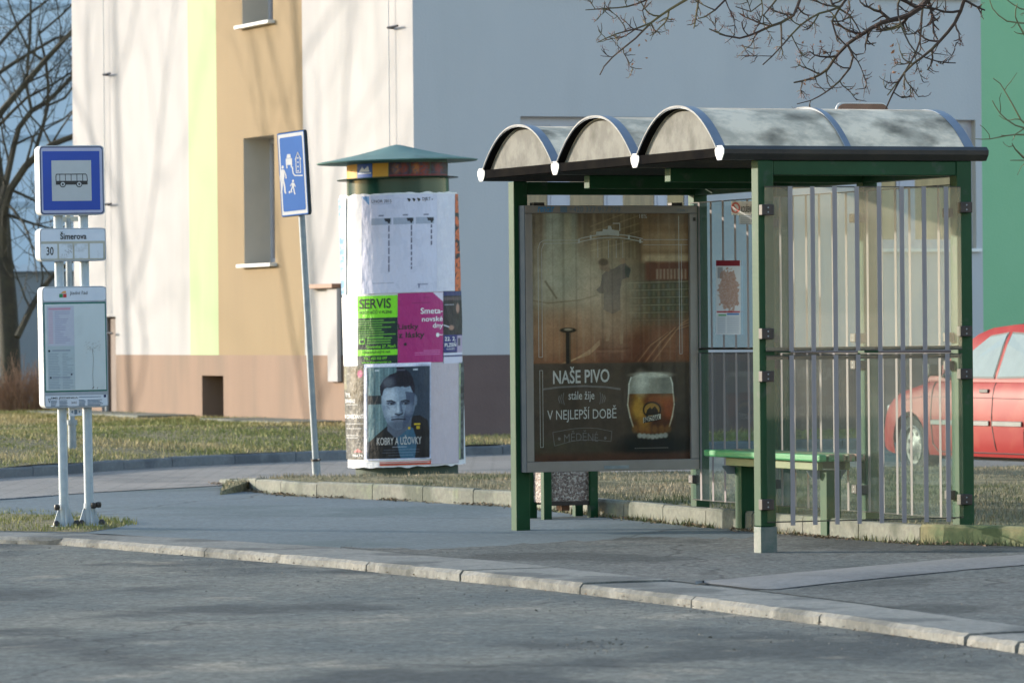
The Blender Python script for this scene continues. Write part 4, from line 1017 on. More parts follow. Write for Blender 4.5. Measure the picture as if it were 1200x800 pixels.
# valve stand
c.seg([(Xc(283), Yc(612)), (Xc(283), Yc(752))], 5.5, (24, 20, 18)); c.ell(Xc(283), Yc(608), 9.5, 3, (30, 26, 24), .3); c.ell(Xc(283), Yc(605), 5, 1.4, (180, 160, 130), .5, .7); c.seg([(Xc(290), Yc(620)), (Xc(290), Yc(750))], .8, (150, 116, 86), .7, .7)
c.rect(600, 830, Yc(750), 600, (72, 60, 55), 2); c.rect(Xc(525), 830, Yc(752), Yd(450), (60, 52, 48), 8, .8)
c.ell(Xc(633), Yd(420), 40, 14, (16, 13, 12), .8, .8); c.rect(600, 830, Yd(445), 600, (84, 48, 36), 5, .9)
# beer mug
c.poly([(Xc(a), Yd(b)) for a, b in ((534, 190), (530, 240), (540, 290), (552, 330), (572, 365), (690, 365), (706, 330), (718, 290), (726, 240), (722, 190))], (104, 58, 20))
for k in range(4): c.ell(Xc(560 + k * 46), Yd(228), 4.4, 5.5, (62, 30, 10), .7, .7); c.ell(Xc(563 + k * 44), Yd(300), 4.2, 6.5, (56, 28, 10), .7, .6)
c.ell(Xc(575), Yd(255), 8, 17, (196, 142, 44), .9, .8); c.ell(Xc(700), Yd(260), 6, 16, (160, 66, 26), .9, .85); c.ell(Xc(640), Yd(325), 20, 9, (84, 44, 14), .8, .8); c.ell(Xc(600), Yd(310), 7, 10, (186, 128, 40), .9, .7)
c.ell(Xc(662), Yd(220), 16, 6, (176, 84, 30), .9, .7)
c.seg([(Xc(534), Yd(195)), (Xc(530), Yd(240)), (Xc(540), Yd(292)), (Xc(553), Yd(335))], 1.6, (190, 186, 168), .8, .8); c.seg([(Xc(723), Yd(195)), (Xc(727), Yd(240)), (Xc(718), Yd(292)), (Xc(705), Yd(335))], 1.6, (190, 186, 168), .8, .8)
for k in range(7): c.ell(Xc(580 + k * 18), Yd(372 + (3 - abs(k - 3)) * 2), 3.0, 3.2, (150, 152, 148), .6, .9)
for k in range(6): c.ell(Xc(560 + k * 28), Yd(345), 3.6, 4.5, (150, 96, 40), .7, .6)
c.poly([(Xc(a), Yd(b)) for a, b in ((533, 192), (536, 150), (544, 122), (590, 106), (640, 101), (690, 110), (714, 124), (720, 150), (722, 192))], (132, 134, 128))
c.ell(Xc(590), Yd(150), 8, 13, (196, 196, 186), 1.1, .7); c.ell(Xc(690), Yd(150), 8, 13, (100, 104, 102), 1.1, .7); c.ell(Xc(632), Yd(112), 22, 3.4, (188, 188, 178), .8, .8)
c.seg([(Xc(534), Yd(192)), (Xc(536), Yd(150)), (Xc(545), Yd(122))], 1.4, (220, 222, 214), .7, .8); c.seg([(Xc(722), Yd(190)), (Xc(720), Yd(150)), (Xc(712), Yd(124))], 1.4, (220, 222, 214), .7, .8)
c.ell(Xc(632), Yd(262), 10.5, 9.5, (34, 22, 14), .12); c.ell(Xc(632), Yd(262), 9, 8, (178, 128, 48), .12, .9); c.poly([(Xc(a), Yd(b)) for a, b in ((605, 285), (612, 262), (625, 250), (632, 258), (645, 246), (656, 262), (664, 285))], (44, 30, 20), .95)
c.poly([(Xc(a), Yd(b)) for a, b in ((594, 296), (668, 280), (670, 302), (596, 318))], (186, 182, 170))
c.grain(.10, .9, 4); c.grain(.12, .12, 6)
c.c = 255 * (np.clip(c.c, 0, 255) / 255) ** np.interp(c.Y, [Yc(700), Yc(770)], [.74, .92])[..., None]
gr_ = c.c.mean(-1, keepdims=True); c.c = gr_ + (c.c - gr_) * np.interp(c.Y, [Yc(420), Yc(640)], [.55, .68])[..., None]
c.c = (c.c - 100) * 1.35 + np.array([104, 98, 90])
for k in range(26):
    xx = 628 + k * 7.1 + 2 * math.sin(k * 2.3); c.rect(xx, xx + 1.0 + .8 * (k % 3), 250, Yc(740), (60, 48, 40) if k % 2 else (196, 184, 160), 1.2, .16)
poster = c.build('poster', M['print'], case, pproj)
pj = lambda X, Y: pproj(X, Y, .0015)
t = MB()
put_text(t, 'NAŠE PIVO', Xc(218), Xc(454), Yd(72), Yd(144), pj, .018, tilt=-1.5)
put_text(t, 'stále žije', Xc(282), Xc(390), Yd(178), Yd(225), pj, 0, shear=.0)
put_text(t, 'V NEJLEPŠÍ DOBĚ', Xc(193), Xc(482), Yd(242), Yd(310), pj, .0, tilt=-1)
t.build('lettering', M['ink_white'], poster, fix=False)
t = MB(); put_text(t, 'MĚDĚNÉ', Xc(262), Xc(404), Yd(345), Yd(390), pj, 0, arc=1.4)
put_line(t, [(Xc(a), Yd(b)) for a, b in ((215, 352), (300, 338), (350, 335), (400, 338), (462, 352), (458, 395), (400, 388), (345, 386), (290, 392), (222, 410), (215, 352))], .7, pj)
for a in (242, 434): put_disc(t, Xc(a), Yd(380), 1.6, 1.9, pj)
put_line(t, [(Xc(a), Yd(b)) for a, b in ((175, 168), (240, 160), (345, 156), (440, 162), (500, 172))], 2.2, pj)
for sx in (-1, 1):
    for k in range(3):
        bx = 338 + sx * (80 + k * 9); put_line(t, [(Xc(bx - sx * 6), Yd(235 - k * 4)), (Xc(bx), Yd(210)), (Xc(bx - sx * 4), Yd(184 + k * 6))], 1.0, pj)
for k in range(16): put_rect(t, Xc(558 + k * 9), Xc(558 + k * 9 + 6), Yd(424), Yd(428), pj)
t.build('lettering', M['ink_grey'], poster, fix=False)
t = MB()
put_line(t, [(Xc(a), Yc(b)) for a, b in ((160, 722), (160, 262), (168, 235), (185, 224), (330, 224))], .55, pj); put_line(t, [(Xc(a), Yc(b)) for a, b in ((175, 722), (175, 262), (185, 238), (330, 236))], .5, pj)
put_line(t, [(Xc(a), Yc(b)) for a, b in ((160, 722), (175, 722))], .5, pj)
put_line(t, [(Xc(a), Yc(b)) for a, b in ((752, 714), (752, 120))], .55, pj); put_line(t, [(Xc(a), Yc(b)) for a, b in ((762, 714), (762, 240))], .5, pj); put_line(t, [(Xc(752), Yc(714)), (Xc(762), Yc(714))], .5, pj)
for dy in (0, 14): put_line(t, [(Xc(330 + 27 * k), Yc(218 + dy - 20 * math.sin(math.pi * k / 10))) for k in range(11)], .9, pj)
for a, b in ((330, 232), (380, 214), (540, 214), (588, 232)): put_rect(t, Xc(a - 3), Xc(a + 5), Yc(b - 12), Yc(b + 4), pj)
put_poly(t, [(Xc(a), Yc(b)) for a, b in ((402, 205), (404, 188), (430, 186), (432, 176), (452, 178), (455, 162), (466, 164), (470, 178), (500, 184), (500, 206), (450, 202))], pj)
put_line(t, [(Xc(a), Yc(b)) for a, b in ((474, 152), (503, 152), (503, 186))], .9, pj)
for a in (410, 455, 487, 515): put_line(t, [(Xc(a), Yc(225)), (Xc(a), Yc(300))], .5, pj)
put_line(t, [(Xc(600), Yc(222)), (Xc(790), Yc(222))], .5, pj); put_line(t, [(Xc(600), Yc(244)), (Xc(790), Yc(244))], .4, pj)
put_text(t, '18%', Xc(586), Xc(618), Yc(112), Yc(130), pj)
put_line(t, [(Xc(a), Yd(b)) for a, b in ((163, 88), (175, 88), (175, 415), (163, 415), (163, 88))], .4, pj)
t.build('line_art', M['ink_white'], poster, fix=False)
t = MB(); put_text(t, 'BŘEZŇÁK', Xc(597), Xc(666), Yd(282), Yd(312), lambda X, Y: pproj(X, Y + (X - Xc(632)) * -.20, .002), .03); t.build('lettering', M['black'], poster, fix=False)

# ------------------------------------------------------------------ bench
bo = SF.M @ Vector((.94, 1.2, ZB)); BF = Frame(bo, TH)
bench = BF.thing('bench', 'green slatted bench standing inside the bus shelter', 'bench')
bl = 1.80
for k in range(5):
    x = k * .066; MB().box(x, x + .055, 0, bl, .50 - ZB, .545 - ZB).build('slat', M['bench'] if k == 0 else M['bench_top'], bench, .012)
for x in (.05, .24): MB().box(x, x + .035, .13, bl - .25, .445 - ZB, .497 - ZB).build('rail', M['rail'], bench, .004)
for y in (.13, bl - .36):
    MB().box(.11, .21, y, y + .10, -.02, .443 - ZB).build('leg', M['green'], bench, .005)
    MB().prism([(.02, .443 - ZB), (.30, .443 - ZB), (.26, .39 - ZB), (.06, .39 - ZB)], 'y', y + .105, y + .112).build('bracket', M['galv'], bench)
# ------------------------------------------------------------------ litter bin
lo_ = SF.M @ Vector((.72, 5.28, ZB)); LFm = Frame(lo_, TH)
binn = LFm.thing('litter_bin', 'pebble dash concrete litter bin in a green frame behind the poster display', 'litter bin')
MB().box(.035, .375, .03, .31, .10, .92).build('bin_body', M['pebble'], binn, .01)
for x in (0, .35):
    for y in (0, .28): MB().box(x, x + .06, y, y + .06, -.02, .95).build('leg', M['green'], binn, .004)
MB().box(.062, .348, .012, .03, .085, .115).build('bottom_bar', M['clamp'], binn)
MB().box(.062, .348, .30, .33, .085, .115).build('bottom_bar', M['clamp'], binn)
MB().box(.17, .235, .10, .2, .045, .098).build('lock', M['rust'], binn, .004)
MB().box(.03, .38, .03, .31, .951, .975).build('lid', M['green'], binn, .01)
# ------------------------------------------------------------------ advertising column
dC = 42.5; zc0 = .145
cb = Vector(((475.5 - 600) / F * dC, dC, zc0)); KF = Frame(cb, 0, -.0226)
colm = KF.thing('advertising_column', 'round advertising column covered in pasted posters under a pointed green cap', 'advertising column')
RC = .518
def zc(Y, r=RC):
    "height on the column of the photo row Y, front of a cylinder of radius r"
    return KF.py(475.5 - (552 - Y) * 11.5 / 362, Y, -r).z
def colproj(lift=.002, r=RC):
    def f(X, Y):
        cxx = 475.5 - (552 - Y) * 11.5 / 362; k = (X - cxx) / 70.3 * RC / r
        a = math.asin(max(-.999, min(.999, k))); z = zc(Y, r * math.cos(a)) if False else zc(Y, r)
        return ((r + lift) * math.sin(a), -(r + lift) * math.cos(a), z)
    return f
zb_, zt_ = zc(547), zc(226)
MB().lathe([(.36, -.06), (.445, -.06), (.445, .06), (.43, .1), (0, .1)], 40).build('plinth', M['plinth_green'], colm, smooth=True)
body = MB(); N_ = 96; prof_ = []
nzr = 26
vs = []
for j in range(nzr + 1):
    z = zb_ + (zt_ - zb_) * j / nzr
    for k in range(N_):
        a = 2 * math.pi * k / N_; w = .004 * mnoise.noise(Vector((a * 3, z * 3, 0))); zz = z + (.018 * mnoise.noise(Vector((a * 6, j, 7))) if j in (0, nzr) else 0)
        vs.append(((RC - .007 + w) * math.cos(a), (RC - .007 + w) * math.sin(a), zz))
body.add(vs, [(j * N_ + k, j * N_ + (k + 1) % N_, (j + 1) * N_ + (k + 1) % N_, (j + 1) * N_ + k) for j in range(nzr) for k in range(N_)])
body.add([(0, 0, zt_ - .01)] + [((RC - .01) * math.cos(2 * math.pi * k / 48), (RC - .01) * math.sin(2 * math.pi * k / 48), zt_ - .01) for k in range(48)], [(0, k + 1, (k + 1) % 48 + 1) for k in range(48)])
body.add([(0, 0, zb_ + .01)] + [((RC - .01) * math.cos(2 * math.pi * k / 48), (RC - .01) * math.sin(2 * math.pi * k / 48), zb_ + .01) for k in range(48)], [(0, (k + 1) % 48 + 1, k + 1) for k in range(48)])
body.build('drum', M['paper'], colm, smooth=True)
def zl(Y): return KF.py(475.5 - (552 - Y) * 11.5 / 362, Y, 0).z
MB().lathe([(.444, zt_ - .02), (.444, zl(211) - .0)], 64).build('neck', M['col_green'], colm, smooth=True)
MB().lathe([(.44, zl(211)), (.525, zl(210.5)), (.528, zl(209.5)), (.44, zl(208))], 64).build('ring', M['col_green'], colm, smooth=True)
MB().lathe([(.436, zl(208.5)), (.436, zl(188))], 64).build('lantern', M['cap_green'], colm, smooth=True)
zr_, zpk = zl(190), zl(169.5)
MB().lathe([(.43, zr_ + .02), (.55, zr_ + .008), (.695, zr_ - .006), (.70, zr_ + .004), (.66, zr_ + .012), (.55, zr_ + .03), (.36, zl(181)), (.2, zl(176)), (.06, zl(171)), (0, zpk)], 72).build('cap', M['cap_green'], colm, smooth=True)
def sticker(name, X0, X1, Y0, Y1, paint, nx, ny, r=RC, lift=.002, m='print_col'):
    c = Canvas(X0, X1, Y0, Y1, nx, ny); paint(c); return c.build(name, M[m], colm, colproj(lift, r))
def pl_lantern(c):
    c.fill((60, 80, 70))
    for x0, x1, k in ((403, 418, 'y'), (418.5, 436, 'b'), (436.5, 455, 'y'), (456, 480, 'd'), (481, 503, 'd2'), (504, 523, 'd')):
        c.rect(x0, x1, 190, 207.8, {'y': (214, 160, 62), 'b': (48, 92, 176), 'd': (66, 44, 56), 'd2': (96, 50, 48)}[k], .5)
    c.rect(419, 435, 201, 202.3, (220, 226, 240)); c.poly([(420, 200), (424, 194), (427, 197), (431, 193), (433, 200)], (215, 224, 240))
    n = vnoise(c.X, c.Y, .5, 4, 3)
    for x, cc in ((464, (168, 112, 84)), (473, (150, 70, 60)), (487, (190, 120, 70)), (496, (160, 60, 50)), (513, (150, 60, 70))): c.ell(x, 198, 4.5, 6.0, cc, .8, .85)
    c.mix((c.X > 456) * (n > .55) * .5, (60, 70, 110)); c.rect(456, 523, 204.5, 206.5, (170, 46, 46), .8, .6)
sticker('lantern_poster', 403, 523.5, 190.5, 208, pl_lantern, 240, 24, .438, .002, 'print')
def s_prog(c):
    c.fill((206, 206, 226)); c.poly([(424, 229), (433, 229), (433, 239.5)], (70, 130, 186))
    c.mix((vnoise(c.X, c.Y, .12, 3, 3) > .58) * .25, (180, 184, 206))
    for a, b in ((435.5, 459), (461, 485), (487, 508)): c.rect(a, b, 255, 263, (160, 168, 188), .5)
    for x in (455.5, 481.5, 505): c.poly([(x - 5, 255.5), (x + 2.5, 256), (x + 2.5, 259), (x + .5, 262.5), (x - 1.5, 259.5), (x - 4, 259)], (34, 36, 48))
    for x, y1 in ((456, 319), (482, 317), (505, 288)):
        y = 264
        rr = random.Random(int(x))
        while y < y1: l = rr.uniform(3, 9); c.rect(x - .75, x + .75, y, min(y + l, y1), (62, 60, 84), .5, .85); y += l + rr.uniform(.8, 2.2)
    for x in (447, 475, 499): c.rect(x - 3, x + 3, 251.3, 253, (96, 98, 116), .5, .8)
    c.rect(437, 462, 330.6, 331.6, (150, 152, 176), .5, .7); c.rect(489, 501, 333, 334.4, (120, 122, 150), .5, .7); c.rect(490, 491.5, 333, 338, (80, 84, 120), .5, .8); c.rect(437, 459, 238, 239, (140, 146, 170), .5, .5)
prog = sticker('programme_poster', 424, 511.5, 228, 343, s_prog, 150, 190, lift=.003)
t = MB(); put_text(t, 'ÚNOR 2015', 436, 459, 232.5, 237, colproj(.0055), 0); put_text(t, 'DJKT', 494.5, 504, 232, 237, colproj(.0055), .01)
for k in range(3):
    x = 477 + k * 5.6; put_poly(t, [(x, 232.5), (x + 3, 233), (x + 4.2, 234.6), (x + 2.4, 237), (x + 1.2, 235.4)], colproj(.0055))
put_rect(t, 505, 506.5, 234, 235, colproj(.0055)); t.build('lettering', M['black'], prog, fix=False)
def s_left(c):
    c.fill((196, 214, 222)); c.rect(394, 402, 231, 260, (78, 128, 164), .8, .9); c.rect(395, 403, 275, 342, (78, 128, 166), 1, .9); c.mix((vnoise(c.X, c.Y, .25, 5, 3) > .55) * .5, (222, 224, 226))
sticker('old_blue_poster', 395.2, 405.0, 229, 343, s_left, 10, 110)
def s_pale(c):
    c.fill((214, 212, 226)); c.mix((vnoise(c.X, c.Y, .15, 9, 4) > .55) * .35, (196, 196, 214))
sticker('blank_poster', 511.7, 532, 228, 343, s_pale, 16, 60)
def s_orange(c):
    c.fill((214, 104, 58)); n = vnoise(c.X * 1.0, c.Y, .16, 21, 3)
    c.mix(((n > .5) & (c.Y > 250)) * 1.0, (30, 28, 44)); c.rect(534, 541, 318, 345, (214, 112, 64), 1, .9)
    c.mix(vnoise(c.X, c.Y, .4, 6, 2) > .68, (150, 80, 60))
sticker('orange_torn_poster', 532.4, 538.6, 228, 346, s_orange, 10, 110)
def s_scrib(c):
    c.fill((226, 224, 222)); rr = random.Random(3)
    for k in range(40):
        x, y = rr.uniform(400, 415), rr.uniform(350, 424); c.seg([(x, y), (x + rr.uniform(3, 9), y - rr.uniform(-2, 7))], .6, (150, 150, 168), .6, .6)
sticker('scribbled_poster', 398.5, 419.3, 346, 427, s_scrib, 40, 120)
def s_servis(c):
    c.fill((132, 226, 40)); c.rect(418, 467.5, 371.5, 408.5, (12, 44, 40)); c.rect(418, 467.5, 415.5, 430, (12, 44, 40)); rr = random.Random(8)
    for k in range(8):
        y = 373.8 + k * 2.75; c.rect(420, 420 + rr.uniform(26, 44), y, y + 1.25, (130, 214, 60), .5, .75)
    c.rect(421, 428, 395.5, 402, (130, 214, 60)); c.rect(422.3, 426.6, 397, 400.6, (12, 44, 40))
    for k in range(3): y = 394.6 + k * 2.8; c.rect(430, 430 + rr.uniform(24, 33), y, y + 1.3, (130, 214, 60), .5, .8)
sv = sticker('green_service_poster', 419.6, 466, 345.5, 426.5, s_servis, 130, 220, lift=.004)
cpj = colproj(.0075)
t = MB(); put_text(t, 'SERVIS', 421.5, 458.5, 348.8, 360.5, cpj, .014); put_text(t, 'POČÍTAČŮ V PLZNI', 422, 459, 361.8, 366.6, cpj, .010); put_text(t, 'OBJEDNÁVEJTE NA', 425, 458, 409.6, 413.8, cpj, .010); t.build('lettering', M['black'], sv, fix=False)
M['ink_lime'] = mat('printed_lime', C3(132, 226, 40), .5, C3(120, 212, 40), 40)
t = MB(); put_text(t, 'Slovanská 27, Plzeň', 430, 464, 403, 407.4, cpj, .010); put_text(t, 'TEL.: 603 556 097', 427, 454, 417.2, 420.3, cpj, .010); put_text(t, 'www.abacomputer.cz', 424.5, 459, 421.8, 425.4, cpj, .010); t.build('lettering', M['ink_lime'], sv, fix=False)
def s_mag(c):
    c.fill((176, 42, 118)); c.mix(vnoise(c.X, c.Y, .08, 5, 3) * .35, (150, 36, 110)); c.poly([(507, 344), (518.6, 344), (518.6, 355)], (214, 206, 224))
    for k in range(3): c.rect(496 - 10 * (k > 0), 515, 411.2 + k * 2.2, 412.1 + k * 2.2, (216, 160, 204), .5, .6)
    c.rect(483, 503, 355, 355.9, (110, 26, 80), .5, .6); c.rect(496, 503, 349, 349.8, (110, 26, 80), .5, .5)
mg = sticker('magenta_festival_poster', 466.4, 518.4, 343.6, 425.6, s_mag, 140, 200, lift=.0045)
t = MB(); put_text(t, 'Smeta-', 492.5, 517.8, 361.5, 368.6, cpj, .014); put_text(t, 'novské', 494, 517.8, 371.5, 377.6, cpj, .014); put_text(t, 'dny', 506.5, 518, 379.5, 387, cpj, .014)
put_disc(t, 512, 393.6, 1.9, 2.6, cpj); put_rect(t, 514, 518.2, 393.2, 394, cpj); t.build('lettering', M['ink_pure'], mg, fix=False)
t = MB(); put_text(t, 'Listky', 466.8, 490, 379.5, 387.8, cpj, .014); put_text(t, 'z lásky', 467, 497, 389, 398, cpj, .014); put_disc(t, 475, 403.4, 1.6, 1.8, cpj); t.build('lettering', M['black'], mg, fix=False)
def s_dark(c):
    c.fill((26, 24, 34)); c.rect(519, 541, 343, 348, (44, 54, 110)); c.rect(519, 541, 349.5, 353.5, (84, 70, 76), .8); c.ell(535.2, 363, 2.0, 6, (168, 130, 116), .5); c.ell(528, 385.5, 3.2, 3, (160, 122, 106), .5); c.seg([(519.5, 382.5), (525, 384.5)], 1.2, (220, 220, 228))
    c.rect(519, 541, 394, 414.5, (38, 42, 116)); c.rect(534.5, 541, 395, 417, (176, 160, 186)); c.rect(535.5, 538, 398, 407, (70, 70, 90)); c.rect(519, 541, 415, 418, (214, 214, 232)); c.rect(519, 541, 418.2, 419.6, (44, 46, 110)); c.rect(519, 541, 419.6, 428, (206, 204, 222)); c.rect(520, 531, 358, 359, (190, 190, 200), .4, .8)
dk_ = sticker('dark_blue_concert_poster', 518.7, 540.2, 342.5, 427.5, s_dark, 60, 200, lift=.0035)
t = MB(); put_text(t, '22. 2.', 520, 532.5, 396.3, 401, cpj, .014); put_text(t, 'PLZEŇ', 520, 533, 402.2, 408, cpj, .014); put_text(t, 'DK INWEST', 522, 531.5, 409.6, 411.8, cpj, 0); t.build('lettering', M['ink_pure'], dk_, fix=False)
def s_black(c):
    c.fill((34, 36, 38)); n = vnoise(c.X, c.Y * .4, .3, 14, 4); c.mix((n > .52) * .6, (92, 88, 72)); c.rect(401, 406, 427, 455, (150, 142, 110), 2, .7); c.rect(409, 427, 428, 470, (96, 80, 50), 6, .7); c.ell(422, 436.5, 3.2, 4.6, (196, 92, 132), .4)
    for y in (472, 494.5, 500, 508, 511): c.rect(405, 405 + 14 * (y % 3 + 1) / 3 + 5, y, y + 1.2, (206, 206, 206), .4, .7)
    c.poly([(414, 528.5), (419, 524), (425, 528.5)], (150, 44, 56)); c.mix((vnoise(c.X, c.Y, .5, 33, 2) > .7) * .5, (170, 168, 160))
bk = sticker('black_theatre_poster', 402.2, 429, 427, 537, s_black, 60, 220, lift=.003)
t = MB(); put_text(t, 'KOMEDIANTI', 404, 426.6, 484, 489, cpj, .014); put_text(t, 'TYL', 404.6, 411, 459, 463.4, cpj, .014); put_text(t, 'DIVADLO', 404.6, 416.5, 466, 470.4, cpj, .014); put_text(t, 'TEATR', 413, 426, 531.2, 534, cpj, .014); t.build('lettering', M['ink_pure'], bk, fix=False)
def s_port(c):
    # film poster: stern man's face against pale teal boards
    q = lambda a: 390 + a / 5.52
    w = lambda b: 415 + b / 5.52
    c.fill((198, 200, 220)); c.rect(q(222), q(624), w(80), w(672), (46, 60, 74), .5)
    c.rect(q(228), q(415), w(80), w(560), (92, 116, 122), 2)
    for k in range(6): c.rect(q(240 + k * 30), q(247 + k * 30), w(82), w(540), (62, 84, 94) if k % 2 else (122, 144, 148), 1.0, .7)
    c.rect(q(228), q(318), w(262), w(318), (36, 46, 54), 1); c.rect(q(545), q(624), w(80), w(672), (56, 66, 80), 8, .8)
    # jacket and neck
    c.poly([(q(a), w(b)) for a, b in ((236, 672), (240, 560), (300, 505), (352, 462), (395, 500), (470, 500), (520, 400), (560, 395), (612, 430), (622, 500), (622, 672))], (24, 24, 32))
    c.poly([(q(a), w(b)) for a, b in ((352, 430), (356, 490), (400, 535), (455, 540), (505, 470), (512, 400))], (84, 92, 106))
    c.poly([(q(a), w(b)) for a, b in ((410, 545), (505, 470), (520, 480), (545, 560), (530, 672), (440, 672))], (60, 92, 112))
    # head
    c.ell(q(425), w(300), 19.5, 30, (122, 136, 152), .10); c.poly([(q(a), w(b)) for a, b in ((322, 330), (334, 400), (360, 450), (408, 488), (450, 482), (492, 440), (520, 380), (528, 300))], (112, 126, 142))
    c.ell(q(533), w(300), 2.2, 6.5, (96, 108, 124), .3)
    c.poly([(q(a), w(b)) for a, b in ((470, 240), (530, 250), (520, 380), (492, 440), (450, 482), (460, 400), (478, 320))], (58, 66, 86), .7)
    c.ell(q(372), w(268), 8, 10, (168, 178, 190), .9, .8); c.ell(q(385), w(370), 7, 8, (160, 170, 182), .9, .8); c.ell(q(490), w(352), 5, 7, (128, 138, 152), .9, .6)
    # hair
    c.poly([(q(a), w(b)) for a, b in ((312, 262), (306, 205), (330, 160), (372, 128), (425, 112), (480, 122), (516, 155), (530, 205), (528, 262), (514, 240), (500, 206), (470, 200), (440, 212), (410, 206), (380, 214), (352, 212), (334, 222), (322, 262))], (36, 36, 52))
    c.ell(q(360), w(180), 7.0, 6.5, (104, 112, 120), .9, .7); c.poly([(q(a), w(b)) for a, b in ((415, 80), (450, 82), (500, 120), (520, 160), (526, 200), (470, 215), (415, 190))], (26, 24, 42), .85)
    # brow, eyes, nose, mouth, beard shade
    for s_, ex_ in ((-1, 380), (1, 470)):
        c.seg([(q(ex_ - 26), w(302 + s_ * 2)), (q(ex_), w(297)), (q(ex_ + 24), w(302 - s_ * 2 + 4))], 1.5, (26, 30, 44), .9)
        c.ell(q(ex_), w(315), 4.8, 1.9, (48, 54, 70), .7, .9); c.ell(q(ex_), w(318), 1.2, .9, (14, 14, 22), .4); c.ell(q(ex_ - 10), w(318), 1.1, .6, (170, 178, 190), .6, .8)
    c.seg([(q(438), w(310)), (q(446), w(360)), (q(452), w(376))], 1.6, (66, 74, 92), 1.6, .8); c.seg([(q(408), w(384)), (q(430), w(390)), (q(450), w(384))], 1.7, (32, 36, 48), .9, .9); c.seg([(q(424), w(310)), (q(424), w(368))], 2.2, (176, 186, 196), 1.6, .7)
    c.seg([(q(384), w(420)), (q(425), w(416)), (q(468), w(420))], 1.5, (36, 34, 48), .9); c.seg([(q(400), w(430)), (q(450), w(430))], 1.6, (120, 116, 128), .9, .6); c.seg([(q(382), w(404)), (q(425), w(400)), (q(468), w(404))], 1.8, (74, 80, 94), 1.6, .6)
    c.ell(q(424), w(458), 10, 5.5, (72, 80, 94), .9, .7); c.seg([(q(352), w(330)), (q(370), w(350))], 1, (80, 90, 106), 1.2, .6)
    c.rect(q(525), q(565), w(448), w(458), (196, 168, 40), .6); c.rect(q(488), q(502), w(470), w(485), (186, 160, 40), .5); c.rect(q(540), q(562), w(465), w(485), (186, 160, 40), .5, .9)
    for x, x2 in ((275, 302), (410, 470), (518, 550)): c.rect(q(x), q(x2), w(95), w(106), (190, 196, 204), .6, .8 if x != 410 else .3)
    for k, (a, b) in enumerate(((386, 480), (330, 560), (320, 560), (360, 520))): c.rect(q(a), q(b), w(594 + k * 18), w(600 + k * 18), (150, 156, 166), .6, .75 if k == 0 else .35)
    c.grain(.12, .8, 5); c.c = (c.c - 90) * 1.28 + 90
pt = sticker('portrait_film_poster', 427, 504.6, 425.2, 538, s_port, 190, 280, lift=.0055)
t = MB(); put_text(t, 'KOBRY A UŽOVKY', 442.5, 493.5, 509.5, 520.5, colproj(.0085), 0.0); t.build('lettering', M['ink_white'], pt, fix=False)
def s_lilac(c): c.fill((186, 174, 182)); c.mix(vnoise(c.X, c.Y, .1, 15, 4) * .5, (200, 190, 200))
sticker('blank_lilac_poster', 504.8, 536.5, 426, 545, s_lilac, 24, 80, lift=.0035)
def s_sliver(c): c.fill((52, 60, 62)); c.rect(530, 540.3, 425, 545, (150, 170, 130), .5, .0); c.rect(536.8, 538.3, 428, 540, (178, 196, 150), .4); c.rect(538.4, 545, 455, 470, (24, 22, 30), 1); c.mix((vnoise(c.X, c.Y, .2, 7, 3) > .6) * .5, (130, 140, 140))
sticker('torn_dark_poster', 536.8, 542.3, 426, 541, s_sliver, 10, 80, lift=.0035)
def s_or2(c): c.fill((200, 70, 40)); c.rect(430, 504, 541.5, 542.3, (226, 214, 214), .4); c.rect(440, 500, 542.3, 543, (40, 30, 30), .4, .7)
sticker('orange_strip', 445, 505.5, 540.4, 544.6, s_or2, 50, 8)

# ------------------------------------------------------------------ residential zone sign
zb0 = G(371, 556, .13)
ZF = Frame(zb0, R(-61.9), -.0485)
zs = ZF.thing('residential_zone_sign', 'tall blue residential zone sign with walking figure, car and house on a leaning pole', 'traffic sign')
PD = 41.3
ztop = ZF.py(329, 170, 0).z
MB().tube([(0, 0, -.05), (0, 0, ztop)], .028, 12).build('pole', M['galv'], zs, smooth=True)
MB().tube([(0, 0, -.03), (0, 0, .12)], .036, 12).build('sleeve', M['galv'], zs, smooth=True)
MB().tube([(0, 0, .115), (0, 0, .135)], .042, 12).tube([(0, 0, .125), (.085, 0, .13)], .008, 6).build('collar', M['clamp'], zs)
zy = -.05
c1, c2, c3, c4 = [ZF.py(*p, zy) for p in ((325.5, 155), (357, 153), (361.5, 252), (329.5, 254.5))]
zx0, zx1 = (c1.x + c4.x) / 2, (c2.x + c3.x) / 2; zz0, zz1 = (c3.z + c4.z) / 2, (c1.z + c2.z) / 2
def zp_(X, Y, l=.0015):
    "photo pixel -> plate, through the four measured corners"
    t = (Y - 154) / 99.2; xl = 325.5 + 4 * t; xr = 357 + 4.5 * t; u = (X - xl) / (xr - xl); yt = 155 - 2 * u; v = (Y - yt) / 99.3
    return (zx0 + (zx1 - zx0) * u, zy - l, zz1 + (zz0 - zz1) * v)
def rrect(x0, x1, z0, z1, r, n=5):
    pts = []
    for cx, cz, a0 in ((x1 - r, z1 - r, 0), (x0 + r, z1 - r, 90), (x0 + r, z0 + r, 180), (x1 - r, z0 + r, 270)):
        for k in range(n + 1): a = R(a0 + 90 * k / n); pts.append((cx + r * math.cos(a), cz + r * math.sin(a)))
    return pts
pl_ = MB().prism(rrect(zx0, zx1, zz0, zz1, .035), 'y', zy, zy + .028).build('sign_plate', M['case_side'], zs)
MB().prism(rrect(zx0 + .006, zx1 - .006, zz0 + .006, zz1 - .006, .03), 'y', zy - .002, zy).build('sign_face', M['zwhite'], pl_)
t = MB(); bx0, bx1, bz0, bz1 = zx0 + .045, zx1 - .045, zz0 + .045, zz1 - .045
